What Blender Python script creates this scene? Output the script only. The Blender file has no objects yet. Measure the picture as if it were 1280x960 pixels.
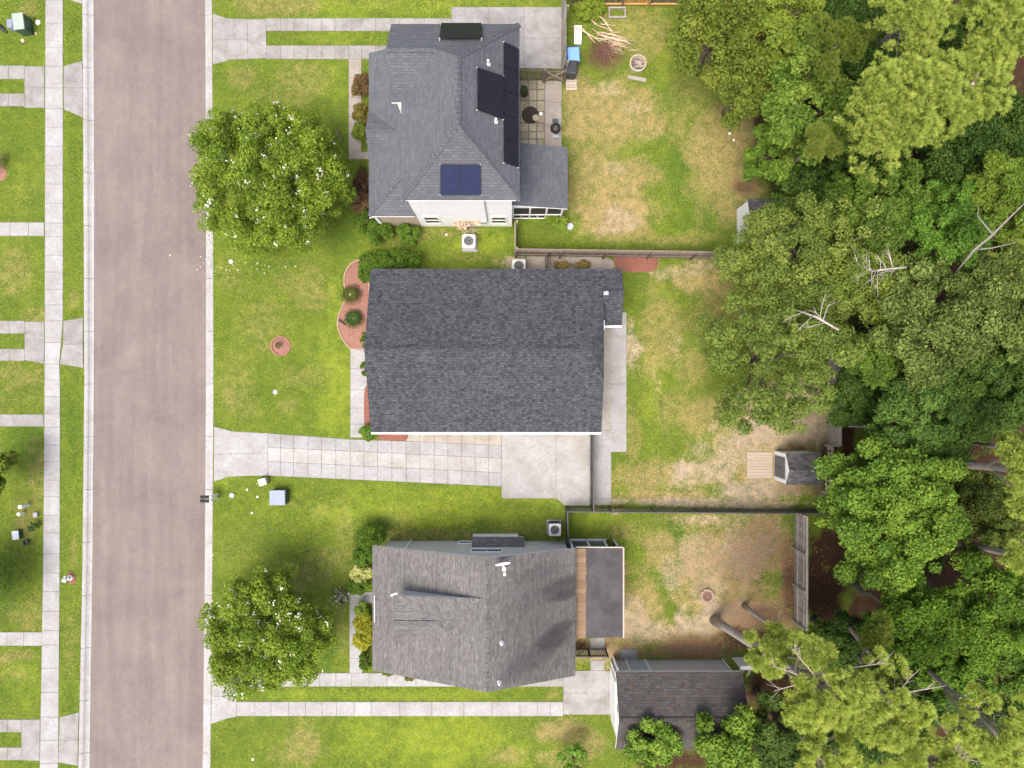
import bpy, math, random
import numpy as np
from mathutils import Vector

random.seed(7)
H = 39.0            # height of the drone above the ground
F = 858.0           # focal length in photo pixels (1280 wide)
scene = bpy.context.scene
col = scene.collection
ORI = {}

def W(px, py, z=0.0):
    k = (H - z) / F
    return Vector(((px - 640) * k, (480 - py) * k, z))

# ------------------------------------------------------------------ tagging
def tag(o, label=None, cat=None, group=None, kind=None):
    if label: o['label'] = label
    if cat: o['category'] = cat
    if group: o['group'] = group
    if kind: o['kind'] = kind
    return o

def thing(name, label, cat, loc=(0, 0, 0), group=None):
    o = bpy.data.objects.new(name, None)
    o.empty_display_size = 0.3
    col.objects.link(o)
    o.location = loc
    ORI[o.name] = Vector(loc)
    return tag(o, label, cat, group)

def link(name, me, parent=None, loc=None):
    o = bpy.data.objects.new(name, me)
    col.objects.link(o)
    if parent is not None:
        o.parent = parent
        org = ORI[parent.name]
    else:
        org = Vector(loc) if loc is not None else Vector((0, 0, 0))
        o.location = org
    ORI[o.name] = org
    if org.length > 0:
        n = len(me.vertices)
        a = np.empty(n * 3, dtype=np.float32)
        me.vertices.foreach_get('co', a)
        a = a.reshape(-1, 3) - np.array(org, dtype=np.float32)
        me.vertices.foreach_set('co', a.ravel())
    me.update()
    return o

def copy_tree(o, parent=None):
    c = o.copy()
    col.objects.link(c)
    if parent is not None:
        c.parent = parent
    for ch in list(o.children):
        copy_tree(ch, c)
    return c

# ------------------------------------------------------------------ materials
def new_mat(name):
    m = bpy.data.materials.new(name)
    m.use_nodes = True
    nt = m.node_tree
    b = nt.nodes['Principled BSDF']
    return m, nt, b

def N(nt, typ, **kw):
    n = nt.nodes.new(typ)
    for k, v in kw.items():
        if k in n.inputs.keys() if hasattr(n.inputs, 'keys') else False:
            n.inputs[k].default_value = v
        else:
            setattr(n, k, v)
    return n

KB = 0.80
def kb(c): return tuple(x * KB for x in c)
def rgba(c): return (c[0], c[1], c[2], 1.0)

def noise(nt, vec, scale, detail=4.0, rough=0.6, distort=0.0):
    n = nt.nodes.new('ShaderNodeTexNoise')
    n.inputs['Scale'].default_value = scale
    n.inputs['Detail'].default_value = detail
    n.inputs['Roughness'].default_value = rough
    n.inputs['Distortion'].default_value = distort
    if vec is not None: nt.links.new(vec, n.inputs['Vector'])
    return n.outputs['Fac']

def ramp(nt, fac, a, b, ca=(0, 0, 0), cb=(1, 1, 1)):
    r = nt.nodes.new('ShaderNodeValToRGB')
    r.color_ramp.elements[0].position = a
    r.color_ramp.elements[1].position = b
    r.color_ramp.elements[0].color = rgba(ca)
    r.color_ramp.elements[1].color = rgba(cb)
    nt.links.new(fac, r.inputs['Fac'])
    return r.outputs['Color']

def mix(nt, fac, a, b, blend='MIX'):
    m = nt.nodes.new('ShaderNodeMix')
    m.data_type = 'RGBA'
    m.blend_type = blend
    for sock, v in ((m.inputs[0], fac), (m.inputs[6], a), (m.inputs[7], b)):
        if isinstance(v, (int, float)): sock.default_value = v
        elif isinstance(v, tuple): sock.default_value = rgba(v)
        else: nt.links.new(v, sock)
    return m.outputs[2]

def math_n(nt, op, a, b=None, c=None, clamp=False):
    m = nt.nodes.new('ShaderNodeMath')
    m.operation = op
    m.use_clamp = clamp
    for i, v in enumerate((a, b, c)):
        if v is None: continue
        if isinstance(v, (int, float)): m.inputs[i].default_value = v
        else: nt.links.new(v, m.inputs[i])
    return m.outputs[0]

def geo_pos(nt):
    return nt.nodes.new('ShaderNodeNewGeometry').outputs['Position']

def bump(nt, b, height, strength=0.3, dist=0.02):
    n = nt.nodes.new('ShaderNodeBump')
    n.inputs['Strength'].default_value = strength
    n.inputs['Distance'].default_value = dist
    nt.links.new(height, n.inputs['Height'])
    nt.links.new(n.outputs['Normal'], b.inputs['Normal'])

def attr(nt, name):
    a = nt.nodes.new('ShaderNodeAttribute')
    a.attribute_name = name
    return a

def mat_plain(name, c, rough=0.6, var=0.12, scale=6.0, metal=0.0, bmp=0.15):
    m, nt, b = new_mat(name)
    p = geo_pos(nt)
    if max(c) < 0.7: c = kb(c)
    f = noise(nt, p, scale, 5, 0.65)
    lo = tuple(x * (1 - var * 1.6) for x in c)
    hi = tuple(min(1, x * (1 + var * 1.6)) for x in c)
    nt.links.new(ramp(nt, f, 0.3, 0.7, lo, hi), b.inputs['Base Color'])
    b.inputs['Roughness'].default_value = rough
    b.inputs['Metallic'].default_value = metal
    if bmp: bump(nt, b, noise(nt, p, scale * 6, 3), bmp, 0.01)
    return m

def mat_concrete(name, c, stain=0.35, warm=(1.0, 0.96, 0.9)):
    c = kb(c)
    m, nt, b = new_mat(name)
    p = geo_pos(nt)
    t = attr(nt, 'Col').outputs['Color']
    base = mix(nt, 1.0, t, c, 'MULTIPLY')
    big = ramp(nt, noise(nt, p, 0.9, 5, 0.65, 0.4), 0.35, 0.72)
    dk = tuple(x * (1 - stain) * w for x, w in zip(c, warm))
    c1 = mix(nt, big, base, mix(nt, 1.0, t, dk, 'MULTIPLY'))
    med = ramp(nt, noise(nt, p, 7, 4, 0.7), 0.35, 0.7, (0.85, 0.85, 0.85), (1.08, 1.08, 1.08))
    c2 = mix(nt, 1.0, c1, med, 'MULTIPLY')
    sp = ramp(nt, noise(nt, p, 60, 2, 0.7), 0.3, 0.7, (0.9, 0.9, 0.9), (1.08, 1.08, 1.08))
    c3 = mix(nt, 1.0, c2, sp, 'MULTIPLY')
    nt.links.new(c3, b.inputs['Base Color'])
    b.inputs['Roughness'].default_value = 0.9
    bump(nt, b, noise(nt, p, 50, 3), 0.25, 0.006)
    return m

def mat_asphalt():
    m, nt, b = new_mat('road_asphalt')
    p = geo_pos(nt)
    c = (0.188, 0.155, 0.140)
    big = ramp(nt, noise(nt, p, 0.28, 5, 0.62, 0.5), 0.3, 0.75, (0.80, 0.80, 0.81), (1.14, 1.13, 1.12))
    mp = nt.nodes.new('ShaderNodeMapping')
    mp.inputs['Scale'].default_value = (1.3, 0.09, 1)
    nt.links.new(p, mp.inputs['Vector'])
    streak = ramp(nt, noise(nt, mp.outputs['Vector'], 1.6, 4, 0.6), 0.35, 0.7, (0.89, 0.89, 0.89), (1.07, 1.07, 1.07))
    med = ramp(nt, noise(nt, p, 3.2, 5, 0.72), 0.3, 0.72, (0.91, 0.91, 0.91), (1.07, 1.07, 1.07))
    fine = ramp(nt, noise(nt, p, 28, 3, 0.8), 0.28, 0.72, (0.74, 0.74, 0.75), (1.26, 1.25, 1.24))
    spot = ramp(nt, noise(nt, p, 1.1, 3, 0.5, 1.0), 0.68, 0.78, (1, 1, 1), (0.84, 0.84, 0.84))
    r = mix(nt, 1.0, mix(nt, 1.0, big, streak, 'MULTIPLY'), mix(nt, 1.0, med, fine, 'MULTIPLY'), 'MULTIPLY')
    r = mix(nt, 1.0, r, spot, 'MULTIPLY')
    nt.links.new(mix(nt, 1.0, r, c, 'MULTIPLY'), b.inputs['Base Color'])
    b.inputs['Roughness'].default_value = 0.92
    bump(nt, b, noise(nt, p, 70, 3, 0.8), 0.5, 0.01)
    return m

def mat_shingle(name, c_dark, c_light, tab=(0.30, 0.145), speck=0.5, streak=0.0, moss=None, stains_and_shade=(), row=0.25, spread=(0.36, 0.68), nsc=5.0):
    """asphalt shingles laid in courses along the slope (UV in metres: u along the eave, v up the slope)"""
    c_dark = kb(c_dark); c_light = kb(c_light)
    m, nt, b = new_mat(name)
    uv = nt.nodes.new('ShaderNodeUVMap').outputs['UV']
    p = geo_pos(nt)
    br = nt.nodes.new('ShaderNodeTexBrick')
    br.offset = 0.37; br.offset_frequency = 2
    br.inputs['Scale'].default_value = 1.0
    br.inputs['Brick Width'].default_value = tab[0]
    br.inputs['Row Height'].default_value = tab[1]
    br.inputs['Mortar Size'].default_value = 0.009
    br.inputs['Mortar Smooth'].default_value = 0.4
    br.inputs['Bias'].default_value = 0.0
    br.inputs['Color1'].default_value = (0, 0, 0, 1)
    br.inputs['Color2'].default_value = (1, 1, 1, 1)
    br.inputs['Mortar'].default_value = (0.1, 0.1, 0.1, 1)
    nt.links.new(uv, br.inputs['Vector'])
    tabs = br.outputs['Color']
    mpn = nt.nodes.new('ShaderNodeMapping'); mpn.inputs['Scale'].default_value = (0.75, 1.6, 1)
    nt.links.new(uv, mpn.inputs['Vector'])
    nz = noise(nt, mpn.outputs['Vector'], nsc, 5, 0.8)
    f = mix(nt, speck, nz, tabs)
    fac = ramp(nt, f, spread[0], spread[1])
    c = mix(nt, fac, tuple(c_dark), tuple(c_light))
    # course shadow lines
    c = mix(nt, math_n(nt, 'MULTIPLY', br.outputs['Fac'], row), c, tuple(x * 0.35 for x in c_dark))
    big = ramp(nt, noise(nt, p, 0.5, 4, 0.6), 0.3, 0.7, (0.9, 0.9, 0.91), (1.08, 1.08, 1.07))
    c = mix(nt, 1.0, c, big, 'MULTIPLY')
    if streak:
        mp = nt.nodes.new('ShaderNodeMapping')
        mp.inputs['Scale'].default_value = (0.5, 8.0, 1)
        nt.links.new(uv, mp.inputs['Vector'])
        s = ramp(nt, noise(nt, mp.outputs['Vector'], 1.0, 5, 0.7), 0.3, 0.7, (1 - streak,) * 3, (1 + streak,) * 3)
        c = mix(nt, 1.0, c, s, 'MULTIPLY')
    if moss:
        ms = ramp(nt, noise(nt, p, moss[1], 6, 0.75), moss[2], moss[2] + 0.16)
        c = mix(nt, ms, c, tuple(moss[0]))
    for (sx, sy, rx, ry, rot, amt) in stains_and_shade:      # algae streaks run down the shingles, plus shade painted over one slope
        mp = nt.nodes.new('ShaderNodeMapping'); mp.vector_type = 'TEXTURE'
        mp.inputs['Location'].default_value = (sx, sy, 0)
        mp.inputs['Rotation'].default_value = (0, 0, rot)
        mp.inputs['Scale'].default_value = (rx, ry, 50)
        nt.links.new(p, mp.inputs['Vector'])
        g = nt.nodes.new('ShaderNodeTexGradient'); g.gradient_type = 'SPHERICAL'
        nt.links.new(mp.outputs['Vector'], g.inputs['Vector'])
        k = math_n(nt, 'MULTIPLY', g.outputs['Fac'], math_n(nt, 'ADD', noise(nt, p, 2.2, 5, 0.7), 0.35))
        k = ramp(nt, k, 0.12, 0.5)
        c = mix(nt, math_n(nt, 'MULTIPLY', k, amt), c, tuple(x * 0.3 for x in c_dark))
    gr = ramp(nt, noise(nt, p, 55, 2, 0.8), 0.3, 0.7, (0.84, 0.84, 0.84), (1.14, 1.14, 1.14))
    c = mix(nt, 1.0, c, gr, 'MULTIPLY')
    nt.links.new(c, b.inputs['Base Color'])
    b.inputs['Roughness'].default_value = 0.93
    b.inputs['Specular IOR Level'].default_value = 0.25
    hgt = math_n(nt, 'ADD', math_n(nt, 'MULTIPLY', tabs, 0.5), math_n(nt, 'MULTIPLY', br.outputs['Fac'], -0.7))
    bump(nt, b, hgt, 0.5, 0.015)
    return m

def mat_siding(name, c):
    m, nt, b = new_mat(name)
    p = geo_pos(nt)
    w = nt.nodes.new('ShaderNodeTexWave')
    w.wave_type = 'BANDS'; w.bands_direction = 'Z'; w.wave_profile = 'SAW'
    w.inputs['Scale'].default_value = 1.75
    nt.links.new(p, w.inputs['Vector'])
    f = noise(nt, p, 2.0, 4)
    cc = ramp(nt, f, 0.3, 0.7, tuple(x * 0.93 for x in c), tuple(min(1, x * 1.03) for x in c))
    nt.links.new(cc, b.inputs['Base Color'])
    b.inputs['Roughness'].default_value = 0.6
    bump(nt, b, w.outputs['Fac'], 0.5, 0.012)
    return m

def mat_leaf(name, trans=0.3, rough=0.5, spec=0.3):
    m, nt, b = new_mat(name)
    c = attr(nt, 'Col').outputs['Color']
    nt.links.new(c, b.inputs['Base Color'])
    b.inputs['Roughness'].default_value = rough
    b.inputs['Specular IOR Level'].default_value = spec
    t = nt.nodes.new('ShaderNodeBsdfTranslucent')
    nt.links.new(mix(nt, 1.0, c, (1.15, 1.2, 0.6), 'MULTIPLY'), t.inputs['Color'])
    ms = nt.nodes.new('ShaderNodeMixShader')
    ms.inputs[0].default_value = trans
    nt.links.new(b.outputs[0], ms.inputs[1])
    nt.links.new(t.outputs[0], ms.inputs[2])
    nt.links.new(ms.outputs[0], nt.nodes['Material Output'].inputs['Surface'])
    return m

def mat_bark(name, c):
    m, nt, b = new_mat(name)
    p = geo_pos(nt)
    mp = nt.nodes.new('ShaderNodeMapping')
    mp.inputs['Scale'].default_value = (1, 1, 0.25)
    nt.links.new(p, mp.inputs['Vector'])
    f = noise(nt, mp.outputs['Vector'], 14, 5, 0.7)
    nt.links.new(ramp(nt, f, 0.3, 0.7, tuple(x * 0.55 for x in c), tuple(x * 1.35 for x in c)), b.inputs['Base Color'])
    b.inputs['Roughness'].default_value = 0.95
    bump(nt, b, f, 0.8, 0.03)
    return m

def mat_planks(name, c, var=0.35):
    """weathered boards: tint per board read from the mesh colour attribute"""
    m, nt, b = new_mat(name)
    p = geo_pos(nt)
    c = kb(c)
    t = attr(nt, 'Col').outputs['Color']
    f = noise(nt, p, 9, 5, 0.7)
    cc = ramp(nt, f, 0.25, 0.75, tuple(x * (1 - var) for x in c), tuple(x * (1 + var) for x in c))
    nt.links.new(mix(nt, 1.0, cc, t, 'MULTIPLY'), b.inputs['Base Color'])
    b.inputs['Roughness'].default_value = 0.9
    bump(nt, b, noise(nt, p, 40, 3), 0.3, 0.01)
    return m

def mat_glass(name, c=(0.03, 0.035, 0.04), rough=0.12):
    m, nt, b = new_mat(name)
    b.inputs['Base Color'].default_value = rgba(c)
    b.inputs['Roughness'].default_value = rough
    b.inputs['Specular IOR Level'].default_value = 0.6
    return m

def mat_panel(name, c, line):
    m, nt, b = new_mat(name)
    uv = nt.nodes.new('ShaderNodeUVMap').outputs['UV']
    br = nt.nodes.new('ShaderNodeTexBrick')
    br.offset = 0.0
    br.inputs['Scale'].default_value = 1.0
    br.inputs['Brick Width'].default_value = 0.158
    br.inputs['Row Height'].default_value = 0.158
    br.inputs['Mortar Size'].default_value = 0.004
    br.inputs['Color1'].default_value = rgba(c)
    br.inputs['Color2'].default_value = rgba(tuple(x * 1.25 for x in c))
    br.inputs['Mortar'].default_value = rgba(line)
    nt.links.new(uv, br.inputs['Vector'])
    nt.links.new(br.outputs['Color'], b.inputs['Base Color'])
    b.inputs['Roughness'].default_value = 0.4
    b.inputs['Specular IOR Level'].default_value = 0.2
    return m

M = {}
M['asphalt'] = mat_asphalt()
M['crack'] = mat_plain('road_crack_dark', (0.215, 0.175, 0.155), 0.95, 0.25, 9)
M['seam'] = mat_plain('road_seam_dark', (0.235, 0.19, 0.176), 0.95, 0.12, 3)
M['concrete'] = mat_concrete('concrete_pale', (0.443, 0.44, 0.44), 0.27)
M['concrete_dirty'] = mat_concrete('concrete_stained', (0.39, 0.38, 0.365), 0.42)
M['concrete_warm'] = mat_concrete('concrete_warm', (0.43, 0.385, 0.34), 0.25)
M['curb'] = mat_concrete('curb_concrete', (0.475, 0.465, 0.46), 0.2)
M['paver'] = mat_concrete('paver_mossy', (0.50, 0.43, 0.31), 0.55, (0.8, 0.9, 0.6))
M['joint'] = mat_plain('joint_dirt', (0.17, 0.155, 0.125), 0.95, 0.3, 12)
M['roof_blue'] = mat_shingle('roof_shingle_bluegrey', (0.092, 0.097, 0.111), (0.172, 0.179, 0.199), tab=(0.33, 0.14), speck=0.22, row=0.5, spread=(0.25, 0.8))
M['roof_dark'] = mat_shingle('roof_shingle_charcoal', (0.027, 0.030, 0.037), (0.150, 0.155, 0.172), tab=(0.19, 0.145), speck=0.14, row=0.42, spread=(0.36, 0.74), nsc=6.5)
M['roof_old'] = mat_shingle('roof_shingle_weathered', (0.118, 0.112, 0.108), (0.232, 0.223, 0.215), speck=0.12, streak=0.22, row=0.3,  # first, broadest ellipse paints the east slope's shade; the others are algae streaks
                            stains_and_shade=((1.6, -12.0, 3.2, 6.0, 0.0, 0.38), (2.9, -10.4, 2.2, 0.75, 0.2, 0.6), (2.7, -10.95, 1.3, 0.35, 0.15, 0.6), (2.1, -13.1, 1.5, 0.8, 0.3, 0.65), (2.6, -12.5, 1.4, 0.4, 0.3, 0.55), (0.8, -14.0, 2.6, 0.9, 0.5, 0.35), (1.4, -9.6, 1.8, 0.5, 0.2, 0.25)))
M['roof_garage'] = mat_shingle('roof_shingle_mossy', (0.064, 0.060, 0.058), (0.122, 0.113, 0.109), speck=0.2, row=0.4, moss=((0.12, 0.07, 0.042), 2.2, 0.54))
M['roof_shed'] = mat_shingle('roof_shingle_shed', (0.085, 0.083, 0.088), (0.165, 0.16, 0.162), speck=0.4, row=0.4)
M['white'] = mat_plain('white_paint', (0.78, 0.78, 0.77), 0.5, 0.03, 3, 0, 0.05)
M['white_siding'] = mat_siding('white_siding', (0.88, 0.87, 0.85))
M['grey_siding'] = mat_siding('grey_siding', (0.50, 0.485, 0.475))
M['beige_brick'] = mat_plain('beige_brick', (0.50, 0.40, 0.30), 0.85, 0.12, 14)
M['glass'] = mat_glass('window_glass')
M['glass_blue'] = mat_glass('sunroom_glass', (0.07, 0.095, 0.14), 0.15)
M['screen'] = mat_plain('porch_screen', (0.035, 0.033, 0.032), 0.7, 0.2, 4)
M['solar_black'] = mat_panel('solar_cells_black', (0.012, 0.012, 0.018), (0.02, 0.02, 0.028))
M['solar_blue'] = mat_panel('solar_cells_blue', (0.012, 0.015, 0.048), (0.03, 0.034, 0.085))
M['solar_frame'] = mat_plain('solar_frame', (0.02, 0.02, 0.024), 0.4, 0.05, 5, 0.3, 0)
M['black_metal'] = mat_plain('black_metal', (0.022, 0.022, 0.023), 0.5, 0.15, 8)
M['grey_metal'] = mat_plain('grey_metal', (0.42, 0.43, 0.44), 0.45, 0.08, 6, 0.3, 0.05)
M['ac_metal'] = mat_plain('condenser_metal', (0.60, 0.59, 0.56), 0.5, 0.06, 6, 0.1, 0.05)
M['ac_dark'] = mat_plain('condenser_dark', (0.06, 0.065, 0.07), 0.6, 0.15, 10)
M['plank_grey'] = mat_planks('fence_board_grey', (0.38, 0.335, 0.295))
M['plank_brown'] = mat_planks('fence_board_brown', (0.21, 0.165, 0.135))
M['plank_new'] = mat_planks('fence_board_new', (0.58, 0.34, 0.11), 0.2)
M['plank_tan'] = mat_planks('plank_tan', (0.46, 0.38, 0.29), 0.2)
M['plank_ramp'] = mat_planks('plank_ramp_sandy', (0.46, 0.375, 0.285), 0.16)
M['plank_pale'] = mat_planks('plank_pale', (0.52, 0.45, 0.37), 0.2)
M['mulch_red'] = mat_plain('mulch_red', (0.31, 0.155, 0.115), 0.95, 0.42, 24, 0, 0.8)
M['mulch_brick'] = mat_plain('mulch_brick_red', (0.26, 0.105, 0.075), 0.95, 0.42, 24, 0, 0.8)
M['edging'] = mat_plain('bed_edging', (0.45, 0.30, 0.22), 0.9, 0.25, 16)
M['stone_cream'] = mat_plain('stone_cream', (0.52, 0.45, 0.33), 0.9, 0.2, 12)
M['stone_brown'] = mat_plain('stone_brown', (0.40, 0.29, 0.23), 0.9, 0.25, 12)
M['ash'] = mat_plain('fire_ash', (0.16, 0.12, 0.10), 0.95, 0.5, 16, 0, 0.6)
M['leaf'] = mat_leaf('foliage_leaf', 0.25, 0.6, 0.12)
M['needle'] = mat_leaf('pine_needle', 0.35, 0.6, 0.10)
M['petal'] = mat_leaf('blossom_petal', 0.25, 0.6, 0.2)
M['grass_blade'] = mat_leaf('grass_blade', 0.25, 0.7, 0.08)
M['bark_pine'] = mat_bark('pine_bark', (0.36, 0.30, 0.26))
M['bark'] = mat_bark('tree_bark', (0.16, 0.125, 0.10))
M['bark_grey'] = mat_bark('bark_grey', (0.24, 0.21, 0.19))
M['dead_wood'] = mat_bark('dead_wood', (0.40, 0.35, 0.31))
M['wood_pale'] = mat_bark('cut_wood', (0.62, 0.47, 0.33))
M['twig_red'] = mat_bark('twig_redbrown', (0.20, 0.10, 0.075))
M['blue_plastic'] = mat_plain('blue_plastic', (0.16, 0.32, 0.70), 0.45, 0.05, 4, 0, 0.03)
M['dark_plastic'] = mat_plain('dark_plastic', (0.035, 0.038, 0.042), 0.5, 0.1, 5, 0, 0.03)
M['grey_plastic'] = mat_plain('grey_plastic', (0.50, 0.55, 0.60), 0.55, 0.06, 5, 0, 0.03)
M['blue_grey'] = mat_plain('utility_blue_grey', (0.23, 0.28, 0.37), 0.5, 0.07, 5, 0, 0.03)
M['pale_green'] = mat_plain('utility_pale_green', (0.36, 0.44, 0.37), 0.5, 0.05, 5, 0, 0.03)
M['dark_green'] = mat_plain('utility_dark_green', (0.05, 0.10, 0.065), 0.5, 0.05, 5, 0, 0.03)
M['terracotta'] = mat_plain('terracotta', (0.42, 0.20, 0.13), 0.8, 0.15, 10)
M['soil'] = mat_plain('dark_soil', (0.05, 0.036, 0.026), 0.95, 0.4, 14, 0, 0.6)
M['rolled_roof'] = mat_plain('rolled_roofing', (0.062, 0.056, 0.060), 0.75, 0.30, 0.9, 0, 0.2)
M['plywood'] = mat_planks('plywood_tan', (0.25, 0.165, 0.10), 0.22)
M['red_paint'] = mat_plain('red_paint', (0.35, 0.05, 0.04), 0.5, 0.1, 5)

# ------------------------------------------------------------------ mesh builder
class MB:
    def __init__(s):
        s.v = []; s.f = []; s.t = []; s.uvs = {}
    def poly(s, pts, t=1.0):
        b = len(s.v)
        s.v += [tuple(p) for p in pts]
        s.f.append(list(range(b, b + len(pts))))
        s.t.append(t)
    def mesh(s, pts, faces, t=1.0):
        b = len(s.v)
        s.v += [tuple(p) for p in pts]
        for f in faces:
            s.f.append([b + i for i in f]); s.t.append(t)
    def obox(s, c, ax, ay, az, t=1.0):
        c = Vector(c); ax = Vector(ax); ay = Vector(ay); az = Vector(az)
        p = [c + ax * i + ay * j + az * k for k in (-1, 1) for j in (-1, 1) for i in (-1, 1)]
        s.mesh(p, [(0, 2, 3, 1), (4, 5, 7, 6), (0, 1, 5, 4), (2, 6, 7, 3), (0, 4, 6, 2), (1, 3, 7, 5)], t)
    def box(s, c, size, rz=0.0, t=1.0):
        ca, sa = math.cos(rz), math.sin(rz)
        s.obox(c, (ca * size[0] / 2, sa * size[0] / 2, 0), (-sa * size[1] / 2, ca * size[1] / 2, 0), (0, 0, size[2] / 2), t)
    def prism(s, pts, z0, z1, t=1.0, bevel=0.0):
        n = len(pts)
        a = sum(pts[i][0] * pts[(i + 1) % n][1] - pts[(i + 1) % n][0] * pts[i][1] for i in range(n))
        if a < 0: pts = pts[::-1]
        if bevel > 0:
            cx = sum(p[0] for p in pts) / n; cy = sum(p[1] for p in pts) / n
            top = []
            for p in pts:
                d = math.hypot(p[0] - cx, p[1] - cy) or 1
                k = max(0, 1 - bevel * 1.4 / d)
                top.append((cx + (p[0] - cx) * k, cy + (p[1] - cy) * k))
            v = [(x, y, z0) for x, y in pts] + [(x, y, z1 - bevel * 0.6) for x, y in pts] + [(x, y, z1) for x, y in top]
            f = [tuple(range(2 * n, 3 * n))]
            for i in range(n):
                j = (i + 1) % n
                f += [(i, j, n + j, n + i), (n + i, n + j, 2 * n + j, 2 * n + i)]
        else:
            v = [(x, y, z0) for x, y in pts] + [(x, y, z1) for x, y in pts]
            f = [tuple(range(n, 2 * n)), tuple(range(n - 1, -1, -1))]
            for i in range(n):
                j = (i + 1) % n
                f.append((i, j, n + j, n + i))
        s.mesh(v, f, t)
    def tube(s, pts, radii, seg=8, caps=True, t=1.0):
        pts = [Vector(p) for p in pts]
        n = len(pts)
        ring = []
        v = []
        for i, p in enumerate(pts):
            d = (pts[min(i + 1, n - 1)] - pts[max(i - 1, 0)])
            if d.length < 1e-6: d = Vector((0, 0, 1))
            d.normalize()
            u = d.cross(Vector((0.13, 0.31, 0.94)))
            if u.length < 1e-3: u = d.cross(Vector((1, 0, 0)))
            u.normalize(); w = d.cross(u)
            r = radii[i] if hasattr(radii, '__len__') else radii
            for k in range(seg):
                a = 2 * math.pi * k / seg
                v.append(p + (u * math.cos(a) + w * math.sin(a)) * r)
        f = []
        for i in range(n - 1):
            for k in range(seg):
                k2 = (k + 1) % seg
                f.append((i * seg + k, i * seg + k2, (i + 1) * seg + k2, (i + 1) * seg + k))
        if caps:
            f.append(tuple(range(seg - 1, -1, -1)))
            f.append(tuple((n - 1) * seg + k for k in range(seg)))
        s.mesh(v, f, t)
    def lathe(s, c, prof, seg=20, t=1.0):
        v = []; f = []
        for r, z in prof:
            for k in range(seg):
                a = 2 * math.pi * k / seg
                v.append((c[0] + r * math.cos(a), c[1] + r * math.sin(a), c[2] + z))
        for i in range(len(prof) - 1):
            for k in range(seg):
                k2 = (k + 1) % seg
                f.append((i * seg + k, i * seg + k2, (i + 1) * seg + k2, (i + 1) * seg + k))
        f.append(tuple(range(seg - 1, -1, -1)))
        f.append(tuple((len(prof) - 1) * seg + k for k in range(seg)))
        s.mesh(v, f, t)
    def build(s, name, mat, parent=None, loc=None, smooth=False, bevel=0.0, uv=False):
        me = bpy.data.meshes.new(name)
        me.from_pydata([tuple(p) for p in s.v], [], s.f)
        me.materials.append(mat)
        ca = me.attributes.new('Col', 'FLOAT_COLOR', 'FACE')
        cols = np.ones((len(s.f), 4), dtype=np.float32)
        for i, t in enumerate(s.t):
            cols[i, :3] = t
        ca.data.foreach_set('color', cols.ravel())
        if uv:
            ul = me.uv_layers.new(name='UVMap')
            for p in me.polygons:
                n = p.normal
                h = Vector((0, 0, 1)).cross(n)
                if h.length < 1e-3: h = Vector((1, 0, 0))
                h.normalize(); q = n.cross(h)
                for li in p.loop_indices:
                    co = me.vertices[me.loops[li].vertex_index].co
                    ul.data[li].uv = (co.dot(h), co.dot(q))
        if smooth:
            me.polygons.foreach_set('use_smooth', [True] * len(me.polygons))
        o = link(name, me, parent, loc)
        if bevel:
            md = o.modifiers.new('bevel', 'BEVEL'); md.width = bevel; md.segments = 2; md.limit_method = 'ANGLE'
        return o

def np_mesh(name, verts, k, cols, mat, parent=None, loc=None):
    """verts (N*k,3): every k verts form one face; cols (N,3) colour per face"""
    n = len(verts) // k
    me = bpy.data.meshes.new(name)
    me.vertices.add(n * k); me.loops.add(n * k); me.polygons.add(n)
    me.vertices.foreach_set('co', np.asarray(verts, dtype=np.float32).ravel())
    me.loops.foreach_set('vertex_index', np.arange(n * k, dtype=np.int32))
    me.polygons.foreach_set('loop_start', np.arange(0, n * k, k, dtype=np.int32))
    me.update(calc_edges=True)
    ca = me.attributes.new('Col', 'FLOAT_COLOR', 'POINT')
    c4 = np.ones((n * k, 4), dtype=np.float32)
    c4[:, :3] = np.repeat(np.asarray(cols, dtype=np.float32), k, axis=0)
    ca.data.foreach_set('color', c4.ravel())
    me.materials.append(mat)
    return link(name, me, parent, loc)

# ------------------------------------------------------------------ noise fields for the ground
def hsh(ix, iy, s):
    v = np.sin(ix * 127.1 + iy * 311.7 + s * 74.7) * 43758.5453
    return v - np.floor(v)
def vnoise(x, y, s):
    ix, iy = np.floor(x), np.floor(y)
    fx, fy = x - ix, y - iy
    fx = fx * fx * (3 - 2 * fx); fy = fy * fy * (3 - 2 * fy)
    a = hsh(ix, iy, s); b = hsh(ix + 1, iy, s); c = hsh(ix, iy + 1, s); d = hsh(ix + 1, iy + 1, s)
    return (a * (1 - fx) + b * fx) * (1 - fy) + (c * (1 - fx) + d * fx) * fy
def fbm(x, y, scale, s, octv=4):
    t = 0; amp = 0.5; tot = 0
    for o in range(octv):
        t = t + amp * vnoise(x * scale, y * scale, s + o * 3.3)
        tot += amp; amp *= 0.55; scale *= 2.1
    return t / tot
def sstep(x, a, b):
    t = np.clip((x - a) / (b - a), 0, 1)
    return t * t * (3 - 2 * t)

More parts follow.
